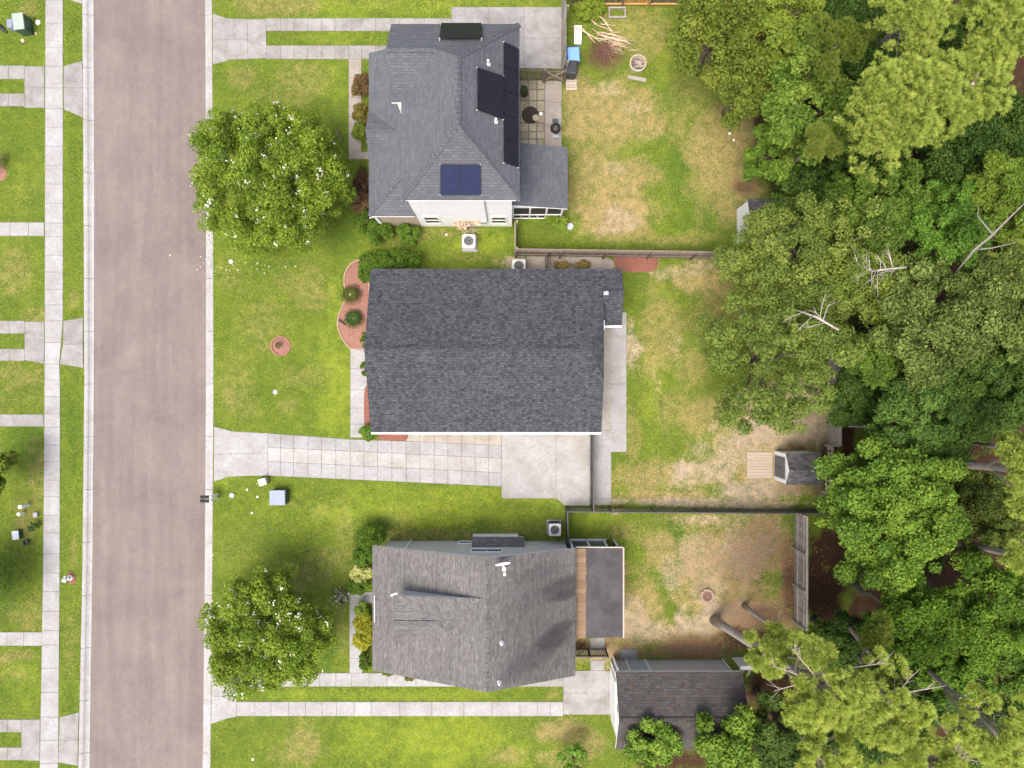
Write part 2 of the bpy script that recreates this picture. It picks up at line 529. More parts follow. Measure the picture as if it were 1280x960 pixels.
# blobs: px, py, rx, ry (photo pixels on the ground), amount
DRY = [(35, 10, 14, 12, .6), (25, 245, 30, 30, .25), (15, 335, 25, 40, .6), (45, 395, 20, 15, .6), (93, 375, 9, 14, .8), (20, 470, 40, 22, .6), (10, 500, 60, 20, .35),
       (93, 690, 8, 30, .75), (30, 650, 20, 35, .7), (45, 590, 14, 60, .6), (35, 770, 30, 30, .65), (15, 820, 40, 12, .75), (88, 800, 9, 50, .4), (20, 845, 30, 10, .5),
       (330, 5, 70, 16, .75), (470, 4, 60, 8, .3), (600, 4, 90, 8, .25), (300, 95, 26, 20, .65), (385, 100, 40, 26, .55), (350, 120, 40, 20, .4),
       (375, 355, 42, 28, .6), (330, 400, 40, 40, .45), (300, 480, 30, 40, .45), (390, 370, 22, 18, .6), (380, 470, 40, 14, .4), (290, 495, 12, 18, .7), (290, 350, 30, 25, .4), (358, 508, 14, 10, .5), (350, 430, 24, 16, .6),
       (520, 300, 26, 12, .45), (545, 292, 40, 7, .6), (600, 322, 50, 8, .4), (500, 305, 40, 10, .5),
       (420, 700, 60, 22, .5), (380, 720, 60, 26, .55), (300, 690, 40, 30, .25), (530, 670, 120, 8, .65), (650, 662, 60, 7, .5), (430, 655, 14, 30, .5), (500, 650, 20, 20, .4), (400, 640, 18, 10, .4), (360, 630, 25, 8, .4),
       (425, 770, 18, 50, .5), (400, 720, 30, 14, .6),
       (375, 925, 28, 26, .85), (350, 945, 22, 20, .5), (700, 915, 50, 20, .7), (640, 945, 40, 16, .8), (735, 930, 35, 22, .6), (690, 950, 40, 20, .7), (690, 868, 16, 10, .7),
       (760, 150, 70, 60, .75), (735, 120, 40, 30, .6), (790, 130, 40, 30, .7), (775, 215, 60, 30, .75), (770, 270, 60, 38, .9), (740, 200, 36, 24, .7), (720, 230, 20, 40, .6), (900, 190, 60, 70, .7), (930, 150, 30, 50, .7), (880, 40, 30, 60, .5), (800, 40, 60, 40, .45),
       (840, 300, 60, 12, .5), (920, 250, 40, 30, .6), (860, 120, 40, 60, .3),
       (870, 350, 60, 30, .75), (900, 390, 50, 60, .5), (830, 400, 30, 40, .5), (820, 440, 30, 40, .55), (865, 460, 34, 30, .5), (850, 510, 50, 30, .4), (800, 600, 40, 20, .7), (850, 590, 60, 20, .7), (790, 540, 14, 40, .4),
       (880, 520, 40, 30, .6), (960, 560, 70, 70, .9), (830, 620, 80, 8, .8),
       (900, 720, 90, 70, .85), (800, 760, 40, 60, .8), (830, 690, 26, 30, .7), (960, 690, 40, 50, .8), (880, 650, 60, 14, .5), (760, 810, 60, 20, .8), (860, 800, 60, 30, .9), (950, 780, 60, 40, .9), (780, 660, 24, 14, .4)]
DIRT = [(970, 540, 70, 40, .85), (960, 610, 90, 24, .85), (1010, 520, 40, 60, .9), (900, 590, 50, 22, .75), (930, 500, 40, 26, .6), (870, 600, 50, 16, .6), (855, 588, 18, 15, 1.0), (855, 588, 34, 24, .6), (760, 626, 40, 6, 1.0), (850, 627, 90, 6, .95), (950, 630, 90, 8, .85),
        (790, 430, 12, 36, .8), (795, 437, 12, 12, .8), (788, 410, 7, 20, .7), (820, 475, 8, 30, .35), (845, 430, 10, 30, .4),
        (870, 700, 40, 50, .55), (890, 745, 40, 40, .6), (950, 655, 60, 30, .5), (845, 650, 20, 24, .2), (800, 790, 50, 20, .7), (770, 640, 12, 7, .8), (760, 665, 20, 10, .3), (880, 650, 30, 9, .7), (860, 690, 26, 20, .6), (930, 700, 50, 40, .75), (900, 770, 70, 30, .85), (840, 720, 24, 40, .6), (790, 780, 30, 40, .75), (930, 560, 60, 44, .7), (985, 520, 50, 40, .8), (880, 560, 30, 20, .5), (985, 660, 16, 30, .4),
        (770, 210, 26, 14, .5), (775, 275, 40, 26, .6), (760, 110, 30, 12, .45), (795, 135, 24, 14, .45), (715, 90, 14, 14, .5), (890, 330, 50, 10, .6), (850, 340, 60, 12, .5), (770, 155, 20, 10, .4),
        (720, 328, 90, 10, .9), (650, 328, 20, 8, .9), (585, 288, 14, 5, .7), (505, 290, 20, 12, .4), (715, 806, 20, 12, .6), (760, 815, 30, 14, .7)]
LITTER = [(1180, 150, 170, 260, 1.0), (1180, 420, 130, 220, 1.0), (1190, 700, 180, 260, 1.0), (1010, 150, 70, 120, .9), (950, 30, 80, 50, .7), (1060, 520, 12, 90, 1.0), (1020, 720, 14, 60, 1.0), (1040, 690, 30, 40, 1.0), (960, 860, 40, 30, 1.0),
          (990, 900, 80, 70, .9), (840, 950, 90, 20, .8), (990, 740, 18, 60, .6), (970, 770, 40, 24, .5), (1035, 735, 34, 50, 1.0), (1060, 790, 40, 40, 1.0), (860, 815, 60, 14, .2), (930, 800, 40, 20, .7), (960, 270, 30, 24, .5), (930, 235, 16, 10, .5), (755, 70, 30, 30, .5), (1020, 610, 12, 20, .5), (1030, 580, 8, 40, .6),
          (545, 665, 20, 10, .35), (452, 230, 10, 40, .7), (455, 275, 12, 20, .6), (456, 800, 8, 40, .8), (450, 690, 16, 30, .5), (420, 740, 14, 14, .4), (725, 806, 16, 14, .8), (735, 240, 6, 30, .3), (30, 640, 24, 40, .35), (880, 740, 14, 14, .4)]
LIME = [(420, 470, 26, 80, .7), (420, 380, 14, 50, .55), (560, 640, 150, 22, .9), (560, 620, 70, 14, .6), (660, 620, 60, 14, .8), (480, 620, 60, 20, .5), (380, 650, 70, 40, .25), (560, 925, 120, 34, .8), (460, 920, 40, 40, .6), (430, 30, 60, 10, .6), (430, 8, 50, 12, .7), (550, 8, 90, 12, .6),
        (420, 100, 12, 50, .3), (600, 305, 40, 14, .8), (470, 320, 40, 14, .5), (480, 868, 170, 9, .6), (760, 660, 50, 22, .7), (410, 48, 70, 7, .35), (280, 600, 20, 14, .4), (830, 380, 40, 30, .25), (800, 290, 80, 12, .3), (835, 90, 20, 50, .6), (775, 35, 30, 26, .4), (25, 850, 30, 30, .55), (25, 220, 20, 40, .25), (815, 480, 16, 90, .55), (740, 280, 60, 16, .4), (90, 600, 9, 60, .3)]
LUSH = [(90, 880, 9, 40, .5), (92, 50, 10, 30, .5), (91, 200, 9, 90, .4), (91, 540, 10, 60, .7), (25, 20, 30, 10, .4), (25, 180, 30, 40, .5), (40, 255, 20, 20, .3), (25, 560, 30, 40, .7), (5, 740, 16, 50, .8), (420, 270, 30, 50, .6), (430, 190, 10, 60, .5), (350, 330, 60, 10, .4), (20, 860, 30, 20, .5),
        (860, 200, 34, 34, .75), (880, 270, 50, 40, .7), (845, 120, 20, 36, .55), (835, 165, 14, 14, .6), (850, 235, 26, 40, .7), (800, 350, 26, 20, .5), (720, 640, 18, 26, .5), (845, 660, 12, 36, .9), (780, 670, 16, 22, .6), (835, 685, 14, 14, .8), (800, 755, 14, 24, .6), (815, 770, 22, 9, .6), (720, 270, 18, 18, .5), (780, 570, 30, 8, .5),
        (410, 800, 14, 40, .8), (440, 710, 10, 30, .3), (330, 680, 40, 20, .35), (400, 60, 10, 6, .3), (300, 560, 20, 6, .3), (860, 745, 8, 8, .5), (950, 730, 30, 20, .5), (770, 272, 12, 7, .5), (650, 130, 6, 6, .2), (695, 868, 3, 3, .1), (700, 845, 14, 9, .5), (820, 190, 10, 10, .3), (708, 120, 6, 40, .5), (700, 175, 4, 60, .3)]

RUST = [(940, 690, 60, 60, .6), (930, 770, 70, 44, .75), (985, 720, 16, 70, .95), (860, 808, 90, 22, .85), (880, 700, 60, 50, .4), (800, 775, 44, 34, .35), (1032, 720, 22, 70, .6), (945, 865, 30, 20, 1), (755, 72, 30, 24, .5), (935, 235, 24, 14, .8), (990, 590, 40, 40, .4), (1000, 610, 40, 14, .6), (850, 690, 24, 24, .3), (755, 812, 26, 12, .5)]
def field(X, Y, blobs, seed):
    out = np.zeros_like(X)
    wob = fbm(X, Y, 0.55, seed, 5) - 0.5
    wob2 = fbm(X, Y, 1.9, seed + 9, 4) - 0.5
    for (px, py, rx, ry, a) in blobs:
        c = W(px, py)
        k = H / F
        dx = (X - c.x) / (rx * k); dy = (Y - c.y) / (ry * k)
        near = (np.abs(dx) < 2.2) & (np.abs(dy) < 2.2)
        if not near.any(): continue
        if blobs is DRY and px < 700: a = a * .58
        d = np.sqrt(dx * dx + dy * dy) + wob * 1.3 + wob2 * 0.7
        out = np.maximum(out, np.where(near, a * sstep(d, 1.35, 0.35), 0))
    return out

def fields(X, Y):
    return {n: field(X, Y, b, s) for n, b, s in (('dry', DRY, 11.0), ('dirt', DIRT, 23.0), ('litter', LITTER, 37.0), ('lime', LIME, 41.0), ('lush', LUSH, 53.0), ('rust', RUST, 67.0))}

G_BASE = (0.142, 0.205, 0.026); G_LIME = (0.235, 0.300, 0.034); G_LUSH = (0.098, 0.168, 0.020)
G_DRY = (0.375, 0.285, 0.135); G_DIRT = (0.42, 0.335, 0.25); G_LIT = (0.060, 0.030, 0.020)

def mat_ground():
    m, nt, b = new_mat('ground_lawn')
    p = geo_pos(nt)
    def A(n): return attr(nt, n).outputs['Fac']
    n1 = noise(nt, p, 2.2, 6, 0.72)
    n2 = noise(nt, p, 11, 5, 0.75)
    n3 = noise(nt, p, 34, 4, 0.8)
    n4 = noise(nt, p, 0.55, 4, 0.6, 0.5)
    def fac(a, k=0.9, lo=0.3, hi=0.7):
        s = math_n(nt, 'MULTIPLY', math_n(nt, 'SUBTRACT', n1, 0.5), k)
        s2 = math_n(nt, 'MULTIPLY', math_n(nt, 'SUBTRACT', n2, 0.5), k)
        t = math_n(nt, 'ADD', a, math_n(nt, 'ADD', s, s2))
        return math_n(nt, 'MULTIPLY', ramp(nt, t, lo, hi), ramp(nt, a, 0.02, 0.2))
    c = mix(nt, ramp(nt, n4, 0.35, 0.7), tuple(x * 0.88 for x in G_BASE), (0.180, 0.235, 0.031))
    c = mix(nt, fac(A('lime'), 0.6, 0.15, 0.85), c, G_LIME)
    c = mix(nt, fac(A('lush'), 0.7, 0.2, 0.8), c, G_LUSH)
    # thin straw showing through everywhere, more where the lawn is dry
    straw = ramp(nt, n2, 0.54, 0.72)
    c = mix(nt, math_n(nt, 'MULTIPLY', straw, 0.30), c, (0.33, 0.28, 0.10))
    c = mix(nt, fac(A('dry'), 1.1, 0.15, 0.95), c, G_DRY)
    c = mix(nt, fac(A('dirt'), 1.0, 0.3, 0.8), c, mix(nt, n1, tuple(x * 0.8 for x in G_DIRT), tuple(x * 1.2 for x in G_DIRT)))
    c = mix(nt, fac(A('rust'), 1.1, 0.3, 0.9), c, mix(nt, n2, (0.17, 0.095, 0.06), (0.36, 0.22, 0.14)))
    c = mix(nt, fac(A('litter'), 0.9, 0.25, 0.75), c, mix(nt, n2, tuple(x * 0.6 for x in G_LIT), tuple(x * 1.5 for x in G_LIT)))
    v = ramp(nt, n2, 0.3, 0.72, (0.68, 0.70, 0.70), (1.26, 1.25, 1.2))
    v2 = ramp(nt, n3, 0.28, 0.72, (0.66, 0.66, 0.66), (1.28, 1.28, 1.25))
    v3 = ramp(nt, n1, 0.3, 0.7, (0.66, 0.74, 0.74), (1.28, 1.20, 1.08))
    c = mix(nt, 1.0, mix(nt, 1.0, c, v, 'MULTIPLY'), mix(nt, 1.0, v2, v3, 'MULTIPLY'), 'MULTIPLY')
    nt.links.new(c, b.inputs['Base Color'])
    b.inputs['Roughness'].default_value = 0.95
    b.inputs['Specular IOR Level'].default_value = 0.15
    h = math_n(nt, 'ADD', n3, math_n(nt, 'MULTIPLY', n2, 1.2))
    bump(nt, b, h, 0.9, 0.05)
    return m
M['ground'] = mat_ground()

# ------------------------------------------------------------------ road, kerbs, ground sheet
LW = [(-9000, 118), (-100, 115.5), (0, 116), (240, 117), (480, 116.5), (720, 114.5), (960, 111), (1100, 109), (9000, 109)]
RW = [(-9000, 254), (-100, 254.5), (0, 255), (240, 256), (480, 256), (720, 254.5), (960, 252), (1100, 250.5), (9000, 250)]
LO = [(-9000, 105), (-100, 102.5), (0, 103), (240, 104.5), (480, 105.5), (720, 103), (960, 98), (1100, 96), (9000, 96)]
RO = [(-9000, 264), (-100, 264.5), (0, 265), (240, 266.5), (480, 267), (720, 265.5), (960, 263), (1100, 261), (9000, 261)]
def lerp_px(tab, py):
    return np.interp(py, [a for a, b in tab], [b for a, b in tab])
def pxX(tab, Y):
    return (lerp_px(tab, 480 - np.asarray(Y) * F / H) - 640) * H / F

dense_x = np.arange(-32, 32.01, 0.2); dense_y = np.arange(-25, 25.01, 0.2)
gx = np.concatenate([[-600, -250, -100, -60, -42, -36], dense_x, [36, 42, 60, 100, 250, 600]])
gy = np.concatenate([[-600, -250, -100, -60, -36, -28], dense_y, [28, 36, 60, 100, 250, 600]])
GX, GY = np.meshgrid(gx, gy)
GX = GX.ravel(); GY = GY.ravel()
gz = (fbm(GX, GY, 0.22, 3.0, 3) - 0.5) * 0.05
lo = pxX(LO, GY); ro = pxX(RO, GY)
inside = (GX > lo + 0.2) & (GX < ro - 0.2)
gz = np.where((GX > lo - 0.8) & (GX < ro + 0.8), 0, gz)
gz = np.minimum(gz, 0.01)
gz = np.where(inside, -0.26, gz)
nx, ny = len(gx), len(gy)
me = bpy.data.meshes.new('ground')
idx = np.arange(nx * ny).reshape(ny, nx)
quads = np.stack([idx[:-1, :-1], idx[:-1, 1:], idx[1:, 1:], idx[1:, :-1]], -1).reshape(-1, 4)
me.vertices.add(nx * ny); me.loops.add(quads.size); me.polygons.add(len(quads))
me.vertices.foreach_set('co', np.stack([GX, GY, gz], 1).astype(np.float32).ravel())
me.loops.foreach_set('vertex_index', quads.ravel().astype(np.int32))
me.polygons.foreach_set('loop_start', np.arange(0, quads.size, 4, dtype=np.int32))
me.update(calc_edges=True)
for n, v in fields(GX, GY).items():
    a = me.attributes.new(n, 'FLOAT', 'POINT'); a.data.foreach_set('value', v.astype(np.float32))
me.polygons.foreach_set('use_smooth', [True] * len(me.polygons))
me.materials.append(M['ground'])
tag(link('ground', me), kind='structure')

ys = np.concatenate([[-600, -150, -60, -40], np.arange(-30, 30.1, 1.0), [40, 60, 150, 600]])
mb = MB()
Lx = pxX(LO, ys) + 0.36; Rx = pxX(RO, ys) - 0.36
vs = []; fs = []
for i, y in enumerate(ys):
    mid = (Lx[i] + Rx[i]) / 2
    vs += [(Lx[i], y, -0.125), (mid, y, -0.085), (Rx[i], y, -0.125)]
for i in range(len(ys) - 1):
    a = i * 3
    fs += [(a, a + 1, a + 4, a + 3), (a + 1, a + 2, a + 5, a + 4)]
mb.mesh(vs, fs)
tag(mb.build('road', M['asphalt']), kind='structure')

def curb(tab_o, tab_i, side):
    mb = MB()
    ystart = -120.0
    while ystart < 120:
        y0, y1 = ystart + 0.012, ystart + 3.0 - 0.012
        ring = []
        for y in (y0, (y0 + y1) / 2, y1):
            xo = float(pxX(tab_o, y)); xi = float(pxX(tab_i, y))
            w = abs(xi - xo) - 0.02
            prof = [(0, -0.2), (0, 0.012), (0.02, 0.022), (0.3 * w, 0.022), (0.42 * w, 0.0), (0.55 * w, -0.06), (0.72 * w, -0.098), (w, -0.104), (w, -0.2)]
            ring.append([(xo + side * d, y, z) for d, z in prof])
        t = random.uniform(0.92, 1.04)
        n = len(ring[0])
        for a, b in ((0, 1), (1, 2)):
            for k in range(n - 1):
                q = [ring[a][k], ring[a][k + 1], ring[b][k + 1], ring[b][k]]
                mb.poly(q if side > 0 else q[::-1], t)
        for r in (ring[0], ring[2]):
            mb.poly(r, t)
        ystart += 3.0
    tag(mb.build('curb', M['curb']), kind='structure')
curb(LO, LW, 1)
curb(RO, RW, -1)

def strip_poly(mb, pts, w, z, jit=0.0, t=1.0):
    """a thin ragged line lying on a surface; z may be a function of (x, y)"""
    zf = z if callable(z) else (lambda x, y: z)
    out = []
    for i in range(len(pts)):
        a = Vector(pts[max(i - 1, 0)][:2]); b = Vector(pts[min(i + 1, len(pts) - 1)][:2])
        d = (b - a).normalized(); n = Vector((-d.y, d.x))
        ww = w * random.uniform(0.5, 1.4) / 2
        p = Vector(pts[i][:2])
        l = p + n * ww; r = p - n * ww
        out.append(((l.x, l.y, zf(l.x, l.y)), (r.x, r.y, zf(r.x, r.y))))
    for i in range(len(out) - 1):
        mb.poly([out[i][0], out[i][1], out[i + 1][1], out[i + 1][0]], t)

def crown_z(x, y):
    a = float(pxX(LO, y)) + 0.36; b = float(pxX(RO, y)) - 0.36
    m = (a + b) / 2; h = (b - a) / 2
    return -0.125 + 0.04 * max(0, 1 - abs(x - m) / h) + 0.004

def ragged(p0, p1, step=0.25, amp=0.06):
    p0 = Vector(p0[:2]); p1 = Vector(p1[:2])
    n = max(2, int((p1 - p0).length / step))
    d = (p1 - p0).normalized(); q = Vector((-d.y, d.x))
    w = 0; out = []
    for i in range(n + 1):
        w += random.gauss(0, amp); w *= 0.9
        out.append(p0.lerp(p1, i / n) + q * w)
    return out
mb = MB()
for (y, xa, xb) in ((95, 118, 165), (150, 175, 232), (143, 120, 160), (398, 120, 250), (512, 160, 250), (500, 118, 165), (612, 118, 250), (658, 195, 252), (705, 180, 252), (767, 140, 250), (862, 160, 250), (910, 115, 190), (908, 190, 250), (710, 118, 140), (316, 190, 230)):
    strip_poly(mb, ragged(W(xa, y), W(xb, y + random.uniform(-5, 5)), 0.22, 0.07), 0.028, crown_z)
for (x, ya, yb) in ((188, 250, 480), (184, 770, 960), (190, 20, 110)):
    strip_poly(mb, ragged(W(x, ya), W(x + 1, yb), 0.25, 0.03), 0.025, crown_z)
tag(mb.build('road_crack', M['crack']), kind='structure')

# ------------------------------------------------------------------ paved slabs
PAVED = []          # polygons kept clear of grass
def slab_cells(name, cells, mat, z=0.03, gap=0.010, tint=0.045, kind='structure', under=True):
    mb = MB(); ub = MB()
    for c in cells:
        pts = c[0] if isinstance(c[0], list) else c
        t0 = c[1] if isinstance(c[0], list) else (1, 1, 1)
        w = [W(px, py) for px, py in pts]
        PAVED.append(np.array([(p.x, p.y) for p in w]))
        cx = sum(p.x for p in w) / len(w); cy = sum(p.y for p in w) / len(w)
        sh = []
        for p in w:
            d = math.hypot(p.x - cx, p.y - cy)
            k = 1 - gap * 1.3 / max(d, 0.1)
            sh.append((cx + (p.x - cx) * k, cy + (p.y - cy) * k))
        tt = random.uniform(1 - tint, 1 + tint)
        t = tuple(a * tt for a in t0)
        mb.prism(sh, z - 0.1, z + random.uniform(-0.003, 0.003), t, bevel=0.012)
        ub.prism([(p.x, p.y) for p in w], -0.02, z - 0.014, 1.0)
    o = tag(mb.build(name, mat), kind=kind)
    if under:
        tag(ub.build('slab_joint', M['joint']), kind='structure')
    return o

def grid_cells(x0, y0, x1, y1, xs=None, ys_=None):
    xs = [x0] + list(xs or []) + [x1]; yy = [y0] + list(ys_ or []) + [y1]
    return [[(xs[i], yy[j]), (xs[i + 1], yy[j]), (xs[i + 1], yy[j + 1]), (xs[i], yy[j + 1])] for i in range(len(xs) - 1) for j in range(len(yy) - 1)]

# left pavement
SL = [(-200, 58), (0, 57), (240, 56.5), (480, 56), (720, 54), (960, 50), (1160, 48)]
SR = [(-200, 80), (0, 79), (240, 79), (400, 79), (455, 74.5), (480, 75.5), (720, 75), (960, 73), (1160, 71)]
def side_cells(yl):
    out = []
    for a, b in zip(yl[:-1], yl[1:]):
        out.append([(lerp_px(SL, a), a), (lerp_px(SR, a), a), (lerp_px(SR, b), b), (lerp_px(SL, b), b)])
    return out
jl = [-90, -60, -30, 0, 30, 60, 83, 110, 136, 159, 183, 207, 230, 254, 279, 296, 319, 340, 362, 381, 401, 428, 455, 475, 496, 517, 534, 556, 577, 600, 621, 644, 666, 692, 716, 739, 764, 788, 806, 835, 865, 896, 925, 954, 980, 1010, 1040]
slab_cells('sidewalk', side_cells(jl), M['concrete'])
# driveways on the far side of the road
slab_cells('driveway', [[(80, 83), (103, 76), (104, 110), (80, 110)], [(80, 110), (104, 110), (104, 147), (80, 137)],
                        [(31, 83), (56, 83), (56, 109), (31, 109)], [(31, 109), (56, 109), (56, 135), (31, 135)]] +
           grid_cells(-30, 82, 31, 99, (-8, 11)) + grid_cells(-30, 117, 31, 133, (-8, 11)), M['concrete_dirty'], z=0.031)
slab_cells('driveway', [[(79.5, 401), (104, 397), (104, 430), (79, 430)], [(79, 430), (104, 430), (104.5, 460), (75, 455)],
                        [(31, 402), (55.5, 402), (55.5, 455), (31, 450)]] + grid_cells(-30, 401, 31, 417, (-6, 12)) + grid_cells(-30, 436, 31, 451, (-6, 12)), M['concrete_dirty'], z=0.031)
slab_cells('driveway', [[(75, 896), (99, 890), (98, 925), (74, 925)], [(74, 925), (98, 925), (97.5, 957), (73, 953)],
                        [(27, 899), (50.5, 899), (50, 951), (27, 950)]] + grid_cells(-30, 899, 27, 915, (-4, 10)) + grid_cells(-30, 934, 27, 950, (-4, 10)), M['concrete_dirty'], z=0.031)
slab_cells('driveway', [[(80, -45), (102, -50), (103, 5), (87, 0), (80, -2)]], M['concrete_dirty'], z=0.031)
slab_cells('front_walk', grid_cells(-30, 278, 55.5, 295, (-6, 13, 36)), M['concrete'], z=0.031)
slab_cells('front_walk', grid_cells(-30, 518, 55, 533, (-10,)), M['concrete_dirty'], z=0.031)
slab_cells('front_walk', grid_cells(-30, 790, 53, 807, (-6, 9, 30)), M['concrete'], z=0.031)

# top house: apron, ribbon drive, pad, walks
slab_cells('driveway', [[(266, 17), (284, 23), (310, 24), (310, 50), (266, 50)], [(310, 24), (333, 24), (333, 73), (310, 74), (310, 50)], [(266, 50), (310, 50), (310, 74), (288, 75), (266, 81)]] +
           grid_cells(333, 23, 564, 39, (351, 368, 385, 402, 419, 440, 470, 500, 530)) + grid_cells(333, 57, 500, 74, (351, 368, 385, 402, 419, 436, 452, 470)), M['concrete_dirty'])
slab_cells('parking_pad', grid_cells(564, 9, 702, 86, (610, 655), (48,)), M['concrete_dirty'], z=0.034)
slab_cells('front_walk', grid_cells(436, 74, 452, 190, None, (98, 122, 146, 168)) + [[(436, 190), (470, 190), (470, 199), (436, 199)]], M['concrete_warm'], z=0.033)
slab_cells('back_walk', grid_cells(681, 101, 702, 184, None, (128, 156)), M['concrete_warm'], z=0.033)
slab_cells('patio', grid_cells(640, 100, 681, 184, (650, 660.5, 671), (112, 126, 140, 154, 165, 174)), M['paver'], z=0.036, gap=0.035, tint=0.12)

# middle house driveway
def r0(x): return np.interp(x, [335, 437, 509, 611, 627], [541.5, 549, 551.5, 556, 557])
def r1(x): return np.interp(x, [335, 611, 627], [559, 572, 573])
def r2(x): return np.interp(x, [335, 611, 627], [576.5, 590, 591])
def r3(x): return np.interp(x, [335, 627], [594.5, 608])
dx = [335, 351, 367, 385, 402, 420, 438, 455, 472, 490, 508, 525, 543, 560, 577, 594, 611, 627]
cells = []
for a, b in zip(dx[:-1], dx[1:]):
    for (fa, fb, t) in ((r0, r1, (0.93, 0.94, 0.96)), (r1, r2, (1.08, 1.06, 1.02)), (r2, r3, (0.98, 0.98, 1.0))):
        cells.append([[(a, fa(a)), (b, fa(b)), (b, fb(b)), (a, fb(a))], t])
for a, b in zip([508, 525, 543, 560, 577, 594, 611], [525, 543, 560, 577, 594, 611, 627]):
    cells.append([[(a, 538), (b, 538), (b, r0(b)), (a, r0(a))], (1.04, 0.97, 0.84)])
cells += [[[(267.5, 533), (290, 539), (335, 541.5), (335, 566), (267.5, 568)], (1, 1, 1)], [[(267.5, 568), (335, 566), (335, 594.5), (300, 595), (285, 596), (267.5, 602)], (0.97, 0.97, 0.97)]]
slab_cells('driveway', cells, M['concrete'], tint=0.03)
slab_cells('parking_pad', [[[(627, 538), (695, 538), (695, 623), (627, 623)], (1.0, 1.0, 0.98)], [[(695, 538), (736, 538), (736, 632), (706, 632), (695, 623)], (1.02, 1.01, 0.98)],
                           [[(736, 538), (764, 538), (764, 623), (736, 623)], (0.95, 0.95, 0.95)], [[(736, 623), (764, 623), (764, 631), (736, 631)], (0.95, 0.94, 0.92)]], M['concrete'], z=0.034, tint=0.01)
slab_cells('patio', [[[(752, 400), (763, 400), (763, 538), (752, 538)], (1.0, 0.94, 0.86)], [[(763, 390), (783, 390), (783, 480), (763, 480)], (1, 1, 1)], [[(763, 480), (783, 480), (783, 565), (763, 565)], (0.97, 0.97, 0.98)]], M['concrete'], z=0.037, tint=0.02)
slab_cells('front_walk', grid_cells(438, 435, 462, 547, None, (461, 487, 510, 530)), M['concrete'], z=0.033, tint=0.02)

# lower house: walk, ribbon drive, pad
slab_cells('front_walk', grid_cells(437, 754, 453, 841, None, (762, 779, 806, 823)) + [[(437, 740), (470, 740), (470, 754), (437, 754)]], M['concrete'], z=0.033)
slab_cells('driveway', grid_cells(296, 841, 640, 858, (330, 365, 400, 420, 440, 462, 484, 520, 560, 600)) + grid_cells(296, 877, 704, 895, (318, 339, 361, 382, 403, 421, 443, 464, 500, 540, 580, 615, 650, 672, 688)) +
           [[(264.5, 842), (296, 842), (296, 870), (264.5, 870)], [(264.5, 870), (296, 870), (296, 895.5), (284, 898), (264, 905)]], M['concrete'])
slab_cells('parking_pad', [[(640, 841), (704, 834), (704, 858), (640, 858)], [(704, 838), (765, 838), (765, 866), (704, 866)], [(704, 866), (765, 866), (765, 893), (704, 893)], [(738, 825), (756, 825), (756, 838), (738, 838)]], M['concrete_dirty'], z=0.034)
slab_cells('back_walk', [[(738, 797), (756, 797), (756, 814.5), (738, 814.5)], [(775, 811), (797, 811), (797, 825), (775, 825)], [(760, 893), (760.5, 893), (760.5, 894), (760, 894)]][:2], M['concrete_dirty'], z=0.036)

def bed(name, pts, mat, z=0.05, edge=None):
    w = [W(px, py) for px, py in pts]
    # smooth closed outline
    P = [(p.x, p.y) for p in w]
    for _ in range(2):
        Q = []
        for i in range(len(P)):
            a, b = P[i], P[(i + 1) % len(P)]
            Q += [(a[0] * .75 + b[0] * .25, a[1] * .75 + b[1] * .25), (a[0] * .25 + b[0] * .75, a[1] * .25 + b[1] * .75)]
        P = Q
    PAVED.append(np.array(P))
    cx = sum(p[0] for p in P) / len(P); cy = sum(p[1] for p in P) / len(P)
    mb = MB()
    n = len(P)
    ringz = [(1.0, 0.0), (0.97, z * 0.6), (0.75, z), (0.4, z * 1.15)]
    v = []
    for k, zz in ringz:
        v += [(cx + (x - cx) * k, cy + (y - cy) * k, zz + random.uniform(-0.006, 0.006)) for x, y in P]
    v.append((cx, cy, z * 1.2))
    f = []
    for r in range(len(ringz) - 1):
        for i in range(n):
            j = (i + 1) % n
            f.append((r * n + i, r * n + j, (r + 1) * n + j, (r + 1) * n + i))
    for i in range(n):
        f.append(((len(ringz) - 1) * n + i, (len(ringz) - 1) * n + (i + 1) % n, len(v) - 1))
    mb.mesh(v, f)
    o = mb.build(name, mat, smooth=True)
    tag(o, kind='structure')
    if edge:
        eb = MB()
        eb.tube([(x, y, 0.045) for x, y in P + [P[0]]], 0.05, 6, False)
        tag(eb.build('bed_edging', edge, smooth=True), kind='structure')
    return o
bed('mulch_bed', [(462, 322), (446, 325), (436, 332), (430, 345), (431, 360), (433, 372), (427, 386), (422, 398), (423, 412), (430, 427), (439, 437), (462, 437)], M['mulch_red'], edge=M['edging'])
bed('mulch_bed', [(768, 318), (790, 317), (822, 318), (824, 328), (820, 339), (795, 341), (772, 338), (767, 328)], M['mulch_brick'])
bed('mulch_bed', [(470, 536), (512, 536), (512, 551), (490, 551), (470, 549)], M['mulch_brick'])
bed('mulch_bed', [(454, 480), (464, 480), (464, 540), (455, 540)], M['mulch_brick'])
bed('gravel_strip', [(640, 321), (700, 321), (768, 321), (768, 340), (700, 340), (640, 340)], M['concrete_warm'], z=0.02)

